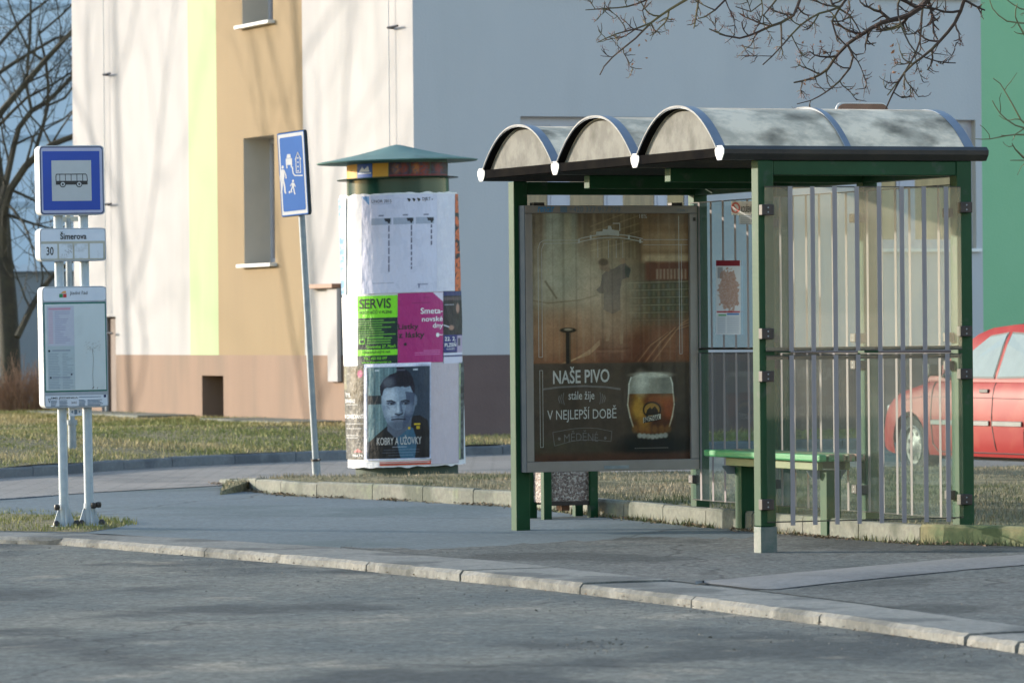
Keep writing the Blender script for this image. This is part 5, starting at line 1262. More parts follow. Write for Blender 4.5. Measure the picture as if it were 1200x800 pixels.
t.add([(x, zy - .0035, z) for x, z in rrect(bx0, bx1, bz0, bz1, .02)], [tuple(range(24))])
for a_, b_, c_, d_ in ((zx0 + .006, zx1 - .006, zz1 - .016, zz1 - .006), (zx0 + .006, zx1 - .006, zz0 + .006, zz0 + .016), (zx0 + .006, zx0 + .016, zz0 + .016, zz1 - .016), (zx1 - .016, zx1 - .006, zz0 + .016, zz1 - .016)):
    t.add([(a_, zy - .0035, c_), (b_, zy - .0035, c_), (b_, zy - .0035, d_), (a_, zy - .0035, d_)], [(0, 1, 2, 3)])
t.build('blue_field', M['blue2'], pl_, fix=False)
g_ = lambda a, b: zp_(300 + a / 4, 140 + b / 4, .005)
t = MB()
def zpoly(pts): put_poly(t, pts, g_)
def zdisc(x, y, rx, ry): put_disc(t, x, y, rx, ry, g_)
# adult walking
zdisc(128, 221, 5, 8); zpoly([(122, 232), (134, 232), (136, 262), (132, 290), (124, 290), (119, 262)]); put_line(t, [(122, 236), (116, 262), (117, 284)], 5, g_); put_line(t, [(134, 236), (142, 258), (144, 276)], 5, g_)
put_line(t, [(126, 286), (123, 316), (120, 344), (126, 345)], 7, g_); put_line(t, [(131, 286), (136, 314), (138, 342), (143, 343)], 7, g_)
# car
zpoly([(147, 180), (150, 162), (164, 162), (168, 180)]); zpoly([(143, 182), (172, 182), (173, 212), (144, 212)]); zpoly([(145, 212), (150, 212), (151, 228), (146, 228)]); zpoly([(166, 212), (172, 212), (172, 226), (167, 226)])
# kerb line and house
put_line(t, [(174, 222), (176, 250), (184, 264), (222, 266)], 5, g_); put_line(t, [(192, 252), (190, 188), (199, 155), (210, 186), (212, 250)], 3, g_); put_line(t, [(187, 190), (199, 158), (214, 190)], 3.4, g_)
put_line(t, [(192, 252), (214, 251)], 3, g_)
for yy in (180, 200, 220, 240): zpoly([(197, yy), (203, yy), (203, yy + 6), (197, yy + 6)])
# child and ball
zdisc(176, 289, 4.5, 6.5); zpoly([(170, 296), (180, 298), (180, 320), (171, 318)]); put_line(t, [(170, 300), (163, 312)], 4, g_); put_line(t, [(180, 300), (186, 316)], 4, g_); put_line(t, [(173, 316), (166, 334), (170, 342)], 5, g_); put_line(t, [(177, 318), (180, 334), (184, 352)], 5, g_); zdisc(159, 340, 4, 5.5)
t.build('pictogram', M['zwhite'], pl_, fix=False)
for zz in (zz0 + .12, zz1 - .12): MB().box(-.10, .10, zy + .029, zy + .04, zz - .015, zz + .015).tube([(0, 0, zz - .015), (0, 0, zz + .015)], .034, 12).build('bracket', M['galv'], zs)
# cellar level pole seen from behind: brown back plate above the roof
bp_ = Vector(((1014 - 600) / F * 38, 38, .14)); QF = Frame(bp_, TH)
qs = QF.thing('tan_backed_sign', 'rounded sign seen from behind above the shelter roof, tan back with a pale edge', 'traffic sign')
q0, q1 = QF.py(977, 122, .03), QF.py(1036, 132, .03)
MB().tube([(0, 0, -.1), (0, 0, q0.z - .05)], .03, 10).build('pole', M['galv'], qs, smooth=True)
MB().prism(rrect(q0.x, q1.x, q0.z - .45, q0.z, .06), 'y', -.052, -.035).build('sign_plate', M['rust'], qs)
MB().prism(rrect(q0.x - .012, q1.x + .004, q0.z - .45, q0.z + .011, .06), 'y', -.034, -.02).build('plate_rim', M['white'], qs)

# ------------------------------------------------------------------ bus stop sign
bo_ = G(89.5, 617, .01); bo_.z = .01; TF = Frame(bo_, TH, -.0105)
bs = TF.thing('bus_stop_sign', 'bus stop sign on two pale posts with blue bus plate and timetable board', 'bus stop sign')
def tp(X, Y, y=0): return TF.py(X, Y, y)
pxa, pxb = tp(75, 600).x, tp(104.5, 600).x
zt1 = tp(85, 200).z
for xx in (pxa, pxb):
    p_ = MB().tube([(xx, 0, .0), (xx, 0, zt1)], .0325, 16).build('post', M['galv_white'], bs, smooth=True)
    MB().box(xx - .085, xx + .085, -.07, .07, -.012, .012).build('base_plate', M['galv_white'], p_, .003)
    gs = MB()
    for s_ in (-1, 1): gs.prism([(xx + s_ * .034, .012), (xx + s_ * .08, .012), (xx + s_ * .034, .145)], 'y', -.004, .004)
    gs.prism([(-.034, .012), (-.068, .012), (-.034, .145)], 'x', xx - .004, xx + .004)
    gs.build('gusset', M['galv_white'], p_)
    MB().tube([(xx, 0, .125), (xx, 0, .16)], .037, 16).build('collar', M['galv_white'], p_)
    kn = [(-.062, .14)] if xx == pxa else [(.02, .145), (.055, .15)]
    for dx, dz in kn: MB().lathe([(0, -.022), (.017, -.018), (.022, 0), (.017, .018), (0, .022)], 12, xx + dx, -.045).build('knob', M['clamp'], p_, smooth=True).location.z = dz
    for dx in (-.07, .075): MB().lathe([(0, 0), (.024, 0), (.024, .02), (.012, .036), (0, .038)], 12, xx + dx, -.05).build('bolt_cap', M['clamp'], p_, smooth=True).location.z = .012
def board(X0, X1, Y0, Y1, name, yf=-.085, yb=.035, r=.035, back='white'):
    a, b = tp(X0, (Y0 + Y1) / 2, yf), tp(X1, (Y0 + Y1) / 2, yf); zt, zb = tp((X0 + X1) / 2, Y0, yf).z, tp((X0 + X1) / 2, Y1, yf).z
    o = MB().prism(rrect(a.x, b.x, zb, zt, r), 'y', yf, yb).build(name, M['white'], bs, .004)
    x0, x1 = a.x, b.x
    def pr(X, Y, l=.002):
        return (x0 + (x1 - x0) * (X - X0) / (X1 - X0), yf - l, zt + (zb - zt) * (Y - Y0) / (Y1 - Y0))
    return o, pr
M['rimgrey'] = mat('grey_sign_rim', (.30, .33, .38), .4, (.34, .37, .42), 9)
M['darkblue'] = mat('dark_blue_line', (.012, .022, .10), .4, (.015, .03, .12), 9)
M['lilac'] = mat('lilac_grey_border', (.34, .36, .52), .4, (.38, .40, .55), 9)
M['teal'] = mat('dark_teal_frame', (.008, .12, .10), .4, (.012, .15, .12), 9)
M['poster_grey'] = mat('faded_timetable_paper', (.50, .56, .58), .35, (.56, .62, .64), 2.5, stretch=(1, 1, .5), col3=(.44, .50, .52), scale3=5, c3=(.55, .7))
b1_, pr = board(46.3, 122.3, 170.5, 252, 'bus_plate')
def lay(prf, l): return lambda X, Y: prf(X, Y, l)
def flat(name, m, parent, fn):
    t = MB(); fn(t); return t.build(name, M[m], parent, fix=False)
Q = lambda a: a / 4; QY = lambda b: 140 + b / 4
flat('rim_film', 'rimgrey', b1_, lambda t: put_round(t, 46.6, 122, 170.8, 251.7, 4, lay(pr, .002)))
flat('outline', 'darkblue', b1_, lambda t: put_round(t, Q(189), Q(483), QY(128), QY(443), 3.4, lay(pr, .003)))
flat('border_film', 'lilac', b1_, lambda t: put_round(t, Q(193), Q(479), QY(133), QY(438), 3.0, lay(pr, .004)))
flat('blue_field', 'blue', b1_, lambda t: put_round(t, Q(200), Q(467), QY(149), QY(425), .8, lay(pr, .005)))
flat('white_square', 'grey_film', b1_, lambda t: put_round(t, Q(241), Q(427), QY(192), QY(382), .3, lay(pr, .006)))
def bus(t):
    L = lay(pr, .007); b = lambda pts: put_poly(t, [(Q(x), QY(y)) for x, y in pts], L)
    b([(260, 288), (409, 288), (409, 306), (260, 306)]); put_line(t, [(Q(x), QY(y)) for x, y in ((261, 290), (261, 262), (266, 257), (400, 257), (406, 264), (408, 290))], .9, L)
    put_line(t, [(Q(262), QY(257)), (Q(402), QY(257))], 1.0, L)
    for x in (279, 305, 332, 359, 386): put_line(t, [(Q(x), QY(257)), (Q(x), QY(290))], .75, L)
    for x in (292, 369): put_disc(t, Q(x), QY(304), 3.7, 3.7, lay(pr, .0075), 0, 20)
flat('bus_symbol', 'black', b1_, bus)
def wheels(t):
    for x in (292, 369): put_disc(t, Q(x), QY(304), 2.6, 2.6, lay(pr, .0085), 0, 18)
flat('wheel_disc', 'grey_film', b1_, wheels)
def wheels2(t):
    for x in (292, 369): put_disc(t, Q(x), QY(304), 1.2, 1.2, lay(pr, .009), 0, 14)
flat('wheel_hub', 'black', b1_, wheels2)
b2_, pr2 = board(46.6, 124.3, 267.2, 306, 'stop_name_plate')
flat('rim_film', 'rimgrey', b2_, lambda t: put_round(t, 46.9, 124, 267.5, 305.7, 3.6, lay(pr2, .002)))
flat('name_film', 'signwhite', b2_, lambda t: put_round(t, 48, 122.8, 268.7, 304.6, 3.0, lay(pr2, .003)))
flat('line_panel', 'beige_film', b2_, lambda t: put_round(t, 48, 122.8, 282.6, 304.4, .6, lay(pr2, .004)))
def sq(t):
    for a, b in ((190, 267), (275, 339), (347, 411), (419, 482)): put_round(t, Q(a), Q(b), QY(582), QY(652), .8, lay(pr2, .005))
flat('number_squares', 'pale_blue', b2_, sq)
def tx(t):
    put_text(t, 'Šimerova', 70.5, 101.2, 271.4, 280.4, lay(pr2, .006), .016); put_text(t, '30', 54, 62.3, 289.0, 298.8, lay(pr2, .006), .016)
flat('lettering', 'black', b2_, tx)
def scratch(t):
    rr = random.Random(4)
    for _ in range(26):
        x, y = rr.gauss(79, 3.4), rr.gauss(293, 3.4); put_line(t, [(x, y), (x + rr.uniform(-1.2, 1.2), y + rr.uniform(.4, 2.4))], .3, lay(pr2, .0065))
flat('scratches', 'ink_grey', b2_, scratch)
T2 = lambda a: 30 + a / 4.71; TY = lambda b: 320 + b / 4.71
b3_, pr3 = board(50.3, 126, 335.4, 477.6, 'timetable_board')
flat('rim_film', 'rimgrey', b3_, lambda t: put_round(t, 50.6, 125.7, 335.8, 477.2, 4, lay(pr3, .002)))
flat('header_film', 'signwhite', b3_, lambda t: put_round(t, 51.6, 124.8, 337, 352.4, 3, lay(pr3, .003)))
flat('frame', 'teal', b3_, lambda t: put_rect(t, 51.6, 124.6, 354, 458.8, lay(pr3, .004)))
flat('timetable_sheet', 'poster_grey', b3_, lambda t: put_rect(t, 52.8, 123.4, 356, 457, lay(pr3, .005)))
flat('lower_film', 'rimgrey', b3_, lambda t: put_rect(t, 51.6, 124.6, 459, 463, lay(pr3, .004)))
flat('advert_strip', 'signwhite', b3_, lambda t: put_rect(t, 51.8, 124.4, 463, 475.4, lay(pr3, .005)))
c = Canvas(T2(120), T2(268), TY(180), TY(640), 60, 170); c.fill((186, 188, 202)); rr = random.Random(2)
c.rect(0, 200, TY(400), 500, (172, 184, 190), .5)
c.rect(T2(128), T2(250), TY(190), TY(202), (196, 130, 150), .6, .7)
for k in range(18): y = TY(210 + k * 10); c.rect(T2(128), T2(152), y, y + 1, (200, 140, 160), .5, .6); c.rect(T2(162), T2(162 + rr.uniform(20, 86)), y, y + .9, (140, 136, 170), .5, .55)
c.ell(T2(128), TY(427), 1.2, 1.3, (20, 20, 30), .3); c.ell(T2(134), TY(574), 1.1, 1.2, (20, 20, 30), .3); c.ell(T2(249), TY(558), 1.0, 1.1, (40, 40, 60), .3)
c.rect(T2(145), T2(245), TY(421), TY(429), (120, 124, 140), .6, .6); c.rect(T2(145), T2(240), TY(570), TY(577), (130, 134, 150), .6, .5)
for k in range(22): y = TY(442 + k * 9); c.rect(T2(124), T2(rr.uniform(170, 190)), y, y + .8, (118, 126, 140), .5, .5); c.rect(T2(200), T2(rr.uniform(220, 262)), y, y + .8, (118, 126, 140), .5, .45)
c.build('printed_timetable', M['print'], b3_, lay(pr3, .0065))
def scr(t):
    rr = random.Random(14)
    put_line(t, [(T2(368), TY(640)), (T2(366), TY(560)), (T2(372), TY(470)), (T2(366), TY(420))], .35, lay(pr3, .0065))
    for _ in range(60):
        x, y = rr.gauss(T2(368), 5), rr.gauss(TY(405), 4); put_line(t, [(x, y), (x + rr.uniform(-1.6, 1.6), y + rr.uniform(-.8, .8))], .28, lay(pr3, .0065))
    put_line(t, [(T2(362), TY(640)), (T2(372), TY(628))], .9, lay(pr3, .0065)); put_line(t, [(T2(388), TY(640)), (T2(394), TY(630))], .6, lay(pr3, .0065))
flat('scratches', 'ink_grey', b3_, scr)
flat('lettering', 'black', b3_, lambda t: (put_text(t, 'Jízdní řád', T2(248), T2(345), TY(98), TY(124), lay(pr3, .005), 0), put_text(t, 'SMS JÍZDENKA', T2(132), T2(282), TY(678), TY(695), lay(pr3, .0065), .014), put_text(t, '24 Kč', T2(245), T2(275), TY(706), TY(720), lay(pr3, .0065), .01)))
M['lred'] = mat('logo_red', (.5, .03, .03), .5, (.45, .03, .03), 9); M['lgreen'] = mat('logo_green', (.02, .25, .08), .5, (.02, .22, .08), 9); M['lorange'] = mat('logo_orange', (.7, .3, .08), .5, (.6, .28, .08), 9)
flat('logo_green', 'lgreen', b3_, lambda t: put_rect(t, T2(190), T2(209), TY(113), TY(133), lay(pr3, .005)))
flat('logo_red', 'lred', b3_, lambda t: put_rect(t, T2(211), T2(230), TY(113), TY(133), lay(pr3, .005)))
flat('logo_orange', 'lorange', b3_, lambda t: put_poly(t, [(T2(198), TY(110)), (T2(228), TY(110)), (T2(226), TY(96)), (T2(210), TY(100))], lay(pr3, .005)))
def adv(t):
    rr = random.Random(6)
    for X_, w_ in ((132, 36), (178, 50), (286, 40), (334, 90)):
        for k in range(5): put_rect(t, T2(X_), T2(X_ + w_ * rr.uniform(.7, 1)), TY(699 + k * 7), TY(703 + k * 7), lay(pr3, .0065))
    put_rect(t, T2(286), T2(410), TY(682), TY(686), lay(pr3, .0065)); put_line(t, [(T2(a), TY(b)) for a, b in ((118, 690), (124, 712), (130, 690), (118, 690))], .7, lay(pr3, .0065))
flat('small_print', 'ink_dblue', b3_, adv)
flat('stamp', 'darkblue', b3_, lambda t: put_rect(t, T2(424), T2(438), TY(674), TY(688), lay(pr3, .0065)))
# small plate below the board
a, b = tp(81.5, 482, -.04), tp(96, 482, -.04); z1, z0 = tp(89, 477.6, -.04).z, tp(89, 487, -.04).z
sp = MB().box(a.x, b.x, -.04, -.034, z0, z1).build('stop_code_plate', M['signwhite'], bs)
def spf(t):
    P = lambda u, v: (a.x + (b.x - a.x) * u, -.0415, z0 + (z1 - z0) * v)
    t.add([P(.12, .5), P(.28, .3), P(.28, .7)], [(0, 1, 2)]); t.add([P(.9, .5), P(.74, .3), P(.74, .7)], [(0, 2, 1)]); t.add([P(.38, .2), P(.62, .2), P(.62, .75), P(.38, .75)], [(0, 1, 2, 3)])
flat('arrow_marks', 'ink_dblue', sp, spf)
for zz in (tp(85, 215).z, tp(85, 240).z, tp(85, 286).z, tp(85, 350).z, tp(85, 465).z):
    MB().box(pxa - .04, pxb + .04, .036, .05, zz - .012, zz + .012).build('mounting_bar', M['galv'], bs)
# thin post behind the bus stop sign
tp0 = G(85, 532, .16); PF2 = Frame(tp0, TH, -.01)
tpost = PF2.thing('utility_post', 'thin grey post standing in the lawn directly behind the bus stop sign', 'post')
hz_ = PF2.py(82, 256, 0).z
MB().tube([(0, 0, -.1), (0, 0, hz_)], .03, 10).build('pole', M['galv'], tpost, smooth=True)
MB().tube([(0, 0, -.1), (0, 0, .30)], .042, 12).tube([(0, 0, .29), (0, 0, .34)], .055, 12).build('sleeve', M['galv'], tpost, smooth=True)
MB().box(-.09, .10, -.02, .02, hz_ - .03, hz_ + .02).box(-.02, .02, -.02, .02, hz_ + .02, hz_ + .09).build('cross_piece', M['beige_film'], tpost, .004)

# ------------------------------------------------------------------ red hatchback
M['car'] = mat('dusty_red_car_paint', (.24, .013, .014), .45, (.27, .024, .022), 2.0, spec=.15, col3=(.28, .04, .03), scale3=4)
M['carglass'] = mat('car_window_glass', (.15, .20, .205), .15, (.19, .25, .25), 2, spec=.5)
M['tyre'] = mat('tyre_rubber', (.018, .018, .018), .85, (.03, .03, .028), 9)
M['rim'] = mat('silver_wheel', (.16, .16, .16), .5, (.12, .12, .115), 8, metal=.3)
M['trim'] = mat('grey_rubbing_strip', (.13, .14, .13), .6, (.17, .18, .17), 8)
M['carblack'] = mat('black_car_trim', (.012, .012, .012), .5, (.02, .02, .02), 8)
M['lamp'] = mat('head_lamp_lens', (.5, .5, .48), .1, (.6, .6, .58), 9)
cfw = Vector((-.42, .9075, 0)).normalized(); clf = Vector((-cfw.y, cfw.x, 0)); hub = Vector(((1066 - 600) / F * 46.6, 46.6, 0))
cpos = hub - cfw * 1.25 - clf * .80; cpos.z = -.075
car = thing('red_car', 'red hatchback parked on the side street behind the right end of the shelter', 'car', cpos, math.atan2(cfw.y, cfw.x))
ztop_f = lambda x: float(np.interp(x, [-2.0, -1.9, -1.75, -1.5, .80, 1.0, 1.5, 1.85, 2.02, 2.08], [.60, .86, .93, .945, .925, .89, .80, .70, .60, .48]))
def zbot_f(x):
    z = float(np.interp(x, [-2.0, -1.85, -1.6, 1.6, 1.9, 2.08], [.36, .26, .21, .21, .24, .30]))
    for ax in (-1.25, 1.25):
        if abs(x - ax) < .345: z = max(z, .27 + math.sqrt(.345 ** 2 - (x - ax) ** 2))
    return z
def hw_f(x): return .825 - .20 * max(0, (abs(x) - 1.35) / .72) ** 2.2
def ybulge(s): return float(np.interp(s, [0, .15, .5, .8, .95, 1], [.955, .985, 1.0, .975, .94, .90]))
stx = sorted(set([round(v, 3) for v in np.linspace(-2.0, 2.08, 50)] + [round(ax + .345 * math.cos(a), 3) for ax in (-1.25, 1.25) for a in np.linspace(0, math.pi, 17)]))
mb = MB(); K = 10; vs = []
def cside(x, z):
    zb, zt = zbot_f(x), ztop_f(x); s = (z - .21) / (zt - .21); return hw_f(x) * ybulge(min(max(s, 0), 1))
for x in stx:
    zb, zt = zbot_f(x), ztop_f(x); row = []
    for k in range(K): z = zb + (zt - zb) * k / (K - 1); row.append((x, cside(x, z), z))
    yt = row[-1][1]; top = [(x, yt * q, zt + .045 * (1 - q * q)) for q in (.85, .5, 0, -.5, -.85)]
    vs += row + top + [(a, -b, c__) for a, b, c__ in row[::-1]]
W_ = 2 * K + 5
mb.add(vs, [(i * W_ + k, (i + 1) * W_ + k, (i + 1) * W_ + k + 1, i * W_ + k + 1) for i in range(len(stx) - 1) for k in range(W_ - 1)] + [tuple(range(W_)), tuple((len(stx) - 1) * W_ + k for k in range(W_))[::-1]])
body_ = mb.build('body', M['car'], car, smooth=True)
zroof = lambda x: float(np.interp(x, [-1.88, -1.6, -1.2, -.8, -.3, .1, .3, .95], [.95, 1.22, 1.40, 1.425, 1.43, 1.40, 1.34, .93]))
def ygh(z): return .775 - .40 * max(0, z - .93) - .25 * max(0, z - 1.3)
mb = MB(); sx_ = list(np.linspace(-1.88, .95, 40)); K2 = 8; vs = []
for x in sx_:
    zt = zroof(x); row = [(x, ygh(.90 + (zt - .90) * k / (K2 - 1)), .90 + (zt - .90) * k / (K2 - 1)) for k in range(K2)]; yt = row[-1][1]
    top = [(x, yt * q, zt + .03 * (1 - q * q)) for q in (.85, .5, 0, -.5, -.85)]; vs += row + top + [(a, -b, c__) for a, b, c__ in row[::-1]]
W2 = 2 * K2 + 5
mb.add(vs, [(i * W2 + k, (i + 1) * W2 + k, (i + 1) * W2 + k + 1, i * W2 + k + 1) for i in range(len(sx_) - 1) for k in range(W2 - 1)])
roof_ = mb.build('roof', M['car'], car, smooth=True)
def side_poly(name, pts, m, off, parent, sgn=1, fn=ygh):
    P = []
    for i in range(len(pts)):
        a, b = pts[i], pts[(i + 1) % len(pts)]
        for k in range(4): P.append((a[0] + (b[0] - a[0]) * k / 4, a[1] + (b[1] - a[1]) * k / 4))
    cx_, cz_ = sum(p[0] for p in P) / len(P), sum(p[1] for p in P) / len(P); q = MB(); n = len(P)
    V_ = [(cx_, sgn * (fn(cz_) + off), cz_)] + [(x, sgn * (fn(z) + off), z) for x, z in P]
    q.add(V_, [(0, i + 1, (i + 1) % n + 1) for i in range(n)]); return q.build(name, M[m], parent, fix=False)
wf_ = [(.70, .955), (.60, 1.0), (.06, 1.315), (-.24, 1.345), (-.26, .95)]; wr_ = [(-.34, .95), (-.33, 1.345), (-.85, 1.325), (-1.16, 1.10), (-1.20, .965)]
def grow(P, d):
    cx_, cz_ = sum(p[0] for p in P) / len(P), sum(p[1] for p in P) / len(P); return [(x + (d if x > cx_ else -d), z + (d if z > cz_ else -d)) for x, z in P]
for sg in (1, -1):
    for w_ in (wf_, wr_):
        f_ = side_poly('side_window', grow(w_, .018), 'carblack', .004, car, sg); side_poly('pane', w_, 'carglass', .008, f_, sg)
MB().add([(.97, -.66, .945), (.97, .66, .945), (.34, .55, 1.335), (.34, -.55, 1.335)], [(0, 1, 2, 3)]).build('windscreen', M['carglass'], car, fix=False)
MB().add([(-1.885, -.62, .995), (-1.885, .62, .995), (-1.655, .54, 1.245), (-1.655, -.54, 1.245), (-1.47, .48, 1.335), (-1.47, -.48, 1.335)], [(0, 3, 2, 1), (3, 5, 4, 2)]).build('rear_window', M['carglass'], car, fix=False)
def cline(pts, r=.006, m='carblack', name='door_seam', off=.0):
    P = []
    for (x0_, z0_), (x1_, z1_) in zip(pts, pts[1:]):
        for k in range(5): x, z = x0_ + (x1_ - x0_) * k / 5, z0_ + (z1_ - z0_) * k / 5; P.append((x, cside(x, z) + off, z))
    x, z = pts[-1]; P.append((x, cside(x, z) + off, z)); return MB().tube(P, r, 5).build(name, M[m], car)
cline([(.83, .92), (.82, .60), (.80, .32), (.72, .25)]); cline([(-.30, .93), (-.31, .50), (-.36, .27)]); cline([(-1.18, .93), (-1.10, .70), (-.93, .60), (-.88, .45), (-.87, .27)]); cline([(.72, .245), (-.87, .245)]); cline([(1.9, .66), (1.0, .76), (-.9, .75)], .003)
for a, b in ((.80, -.27), (-.34, -.86)):
    mb = MB(); n = 8; P = [a + (b - a) * k / n for k in range(n + 1)]
    for x, x2 in zip(P, P[1:]):
        ya, yb = cside(x, .52), cside(x2, .52); mb.add([(x, ya - .01, .495), (x, ya + .016, .50), (x, ya + .016, .54), (x, ya - .01, .548), (x2, yb - .01, .495), (x2, yb + .016, .50), (x2, yb + .016, .54), (x2, yb - .01, .548)], [(0, 1, 5, 4), (1, 2, 6, 5), (2, 3, 7, 6)])
    mb.build('rubbing_strip', M['trim'], car, fix=False)
for x in (-.14, -.98): y_ = cside(x, .83); MB().box(x - .08, x + .08, y_ - .01, y_ + .02, .80, .835).build('door_handle', M['carblack'], car, .006)
MB().box(.62, .76, .80, .95, .955, 1.07).build('wing_mirror', M['carblack'], car, .02)
MB().tube([(.0, 0.3, 1.42), (-.42, .3, 1.72)], .004, 5).build('antenna', M['trim'], car)
MB().box(1.80, 1.96, .50, .66, .56, .67).build('headlight', M['lamp'], car, .02)
MB().box(1.80, 1.96, -.66, -.50, .56, .67).build('headlight', M['lamp'], car, .02)
for sg in (1, -1): MB().box(-2.015, -1.86, sg * .70 - .05, sg * .70 + .05, .60, .84).build('tail_light', M['bud'], car, .02)
MB().box(-1.72, 1.72, -.62, .62, .17, .55).build('underbody', M['carblack'], car)
for ax in (-1.25, 1.25):
    for sg in (1, -1):
        wl = thing('wheel', '', None); wl.parent = car; wl.location = (ax, sg * .70, .285); wl.rotation_euler = (0, 0, 0)
        for k_ in ('label', 'category'):
            if k_ in wl: del wl[k_]
        mb = MB(); n = 40; pr_ = [(-.08, .20), (-.085, .27), (-.06, .285), (.06, .285), (.085, .27), (.08, .20), (.05, .175)]; vs = []
        for y_, r_ in pr_:
            for k in range(n): a = 2 * math.pi * k / n; vs.append((r_ * math.cos(a), sg * y_, r_ * math.sin(a)))
        mb.add(vs, [(i * n + k, i * n + (k + 1) % n, (i + 1) * n + (k + 1) % n, (i + 1) * n + k) for i in range(len(pr_) - 1) for k in range(n)]); mb.build('tyre', M['tyre'], wl, smooth=True)
        mb = MB(); pr_ = [(.078, .20), (.088, .185), (.06, .165), (.055, .09), (.075, .06), (.08, 0.001)]; vs = []
        for y_, r_ in pr_:
            for k in range(n): a = 2 * math.pi * k / n; vs.append((r_ * math.cos(a), sg * y_, r_ * math.sin(a)))
        mb.add(vs, [(i * n + k, i * n + (k + 1) % n, (i + 1) * n + (k + 1) % n, (i + 1) * n + k) for i in range(len(pr_) - 1) for k in range(n)]); rm = mb.build('rim', M['rim'], wl, smooth=True)
        mb = MB()
        for k in range(8): a = 2 * math.pi * (k + .5) / 8; mb.disc((.125 * math.cos(a), sg * .064, .125 * math.sin(a)), .022, 8, 'y')
        stuff(mb.build('vent_holes', M['carblack'], rm, fix=False))
        MB().box(ax - .0, ax + .0, 0, 0, 0, 0)

# ------------------------------------------------------------------ trees
def branch(mb, p, d, L, r, lvl, rr, kids=(5, 4, 3, 2), bend=.25, up=.12, end=.35, minr=.004, ratio=.62, nseg=6, spread=.9):
    pts = [p.copy()]; rad = [r]; d = d.normalized()
    for i in range(nseg):
        d = (d + Vector((rr.gauss(0, bend), rr.gauss(0, bend), rr.gauss(0, bend) + up)) * .5).normalized(); p = p + d * (L / nseg); pts.append(p.copy()); rad.append(max(minr * .7, r * (1 - (1 - end) * (i + 1) / nseg)))
    mb.tube(pts, rad, 7 if r > .04 else (5 if r > .012 else 3), cap=False)
    if lvl <= 0: return [pts[-1]]
    ends = []
    n = kids[-lvl] if lvl <= len(kids) else kids[0]
    for k in range(n):
        t = .25 + .75 * (k + rr.random()) / n; i = min(nseg - 1, int(t * nseg)); q = pts[i].lerp(pts[i + 1], t * nseg - i)
        ax = (pts[i + 1] - pts[i]).normalized(); o = ax.orthogonal().normalized(); o.rotate(Matrix.Rotation(rr.random() * 6.283, 3, ax)); nd = (ax + o * spread * rr.uniform(.6, 1.2)).normalized()
        ends += branch(mb, q, nd, L * ratio * rr.uniform(.7, 1.15), max(minr, rad[i] * .55), lvl - 1, rr, kids, bend, up, end, minr, ratio, max(3, nseg - 1), spread)
    return ends
def whole_tree(name, label, loc, H, r, seed, kids=(9, 6, 5, 4), group=None, lean=(0, 0, 1)):
    rr = random.Random(seed); root = thing(name, label, 'tree', loc)
    if group: root['group'] = group
    tk = MB(); pts = []; rad = []; p = Vector((0, 0, -.2)); d = Vector(lean).normalized()
    for i in range(14): pts.append(p.copy()); rad.append(r * (1.25 if i == 0 else 1) * (1 - .78 * i / 13)); d = (d + Vector((rr.gauss(0, .035), rr.gauss(0, .035), .06))).normalized(); p = p + d * H / 13
    tk.tube(pts, rad, 12); tk.build('trunk', M['bark'], root, smooth=True)
    cr2 = MB()
    for k in range(kids[0]):
        t = .28 + .70 * k / kids[0]; i = min(12, int(t * 13)); q = pts[i]; a = k * 2.4 + rr.random(); dd = Vector((math.cos(a), math.sin(a), rr.uniform(.55, 1.1)))
        branch(cr2, q, dd, H * .42 * (1.15 - t * .75), rad[i] * .5, 3, rr, kids, .3, .16, minr=.006)
    cr2.build('crown', M['bark'], root, fix=False); return root
def wallpt(px): u = U(px); return BO + ey * u
sh2 = Vector((SUN_AZ[0], SUN_AZ[1], 0)).normalized()
for px, tt, H, seed in ((163, 26, 18, 3), (404, 24, 17, 8)):
    w_ = wallpt(px) + sh2 * tt; whole_tree('bare_tree', ('bare tree off to the left casting its shadow left of the lime band' if px < 300 else 'bare tree off to the left casting its shadow on the cream wall by the column'), w_, H, .105, seed, group='bare trees outside the left edge')
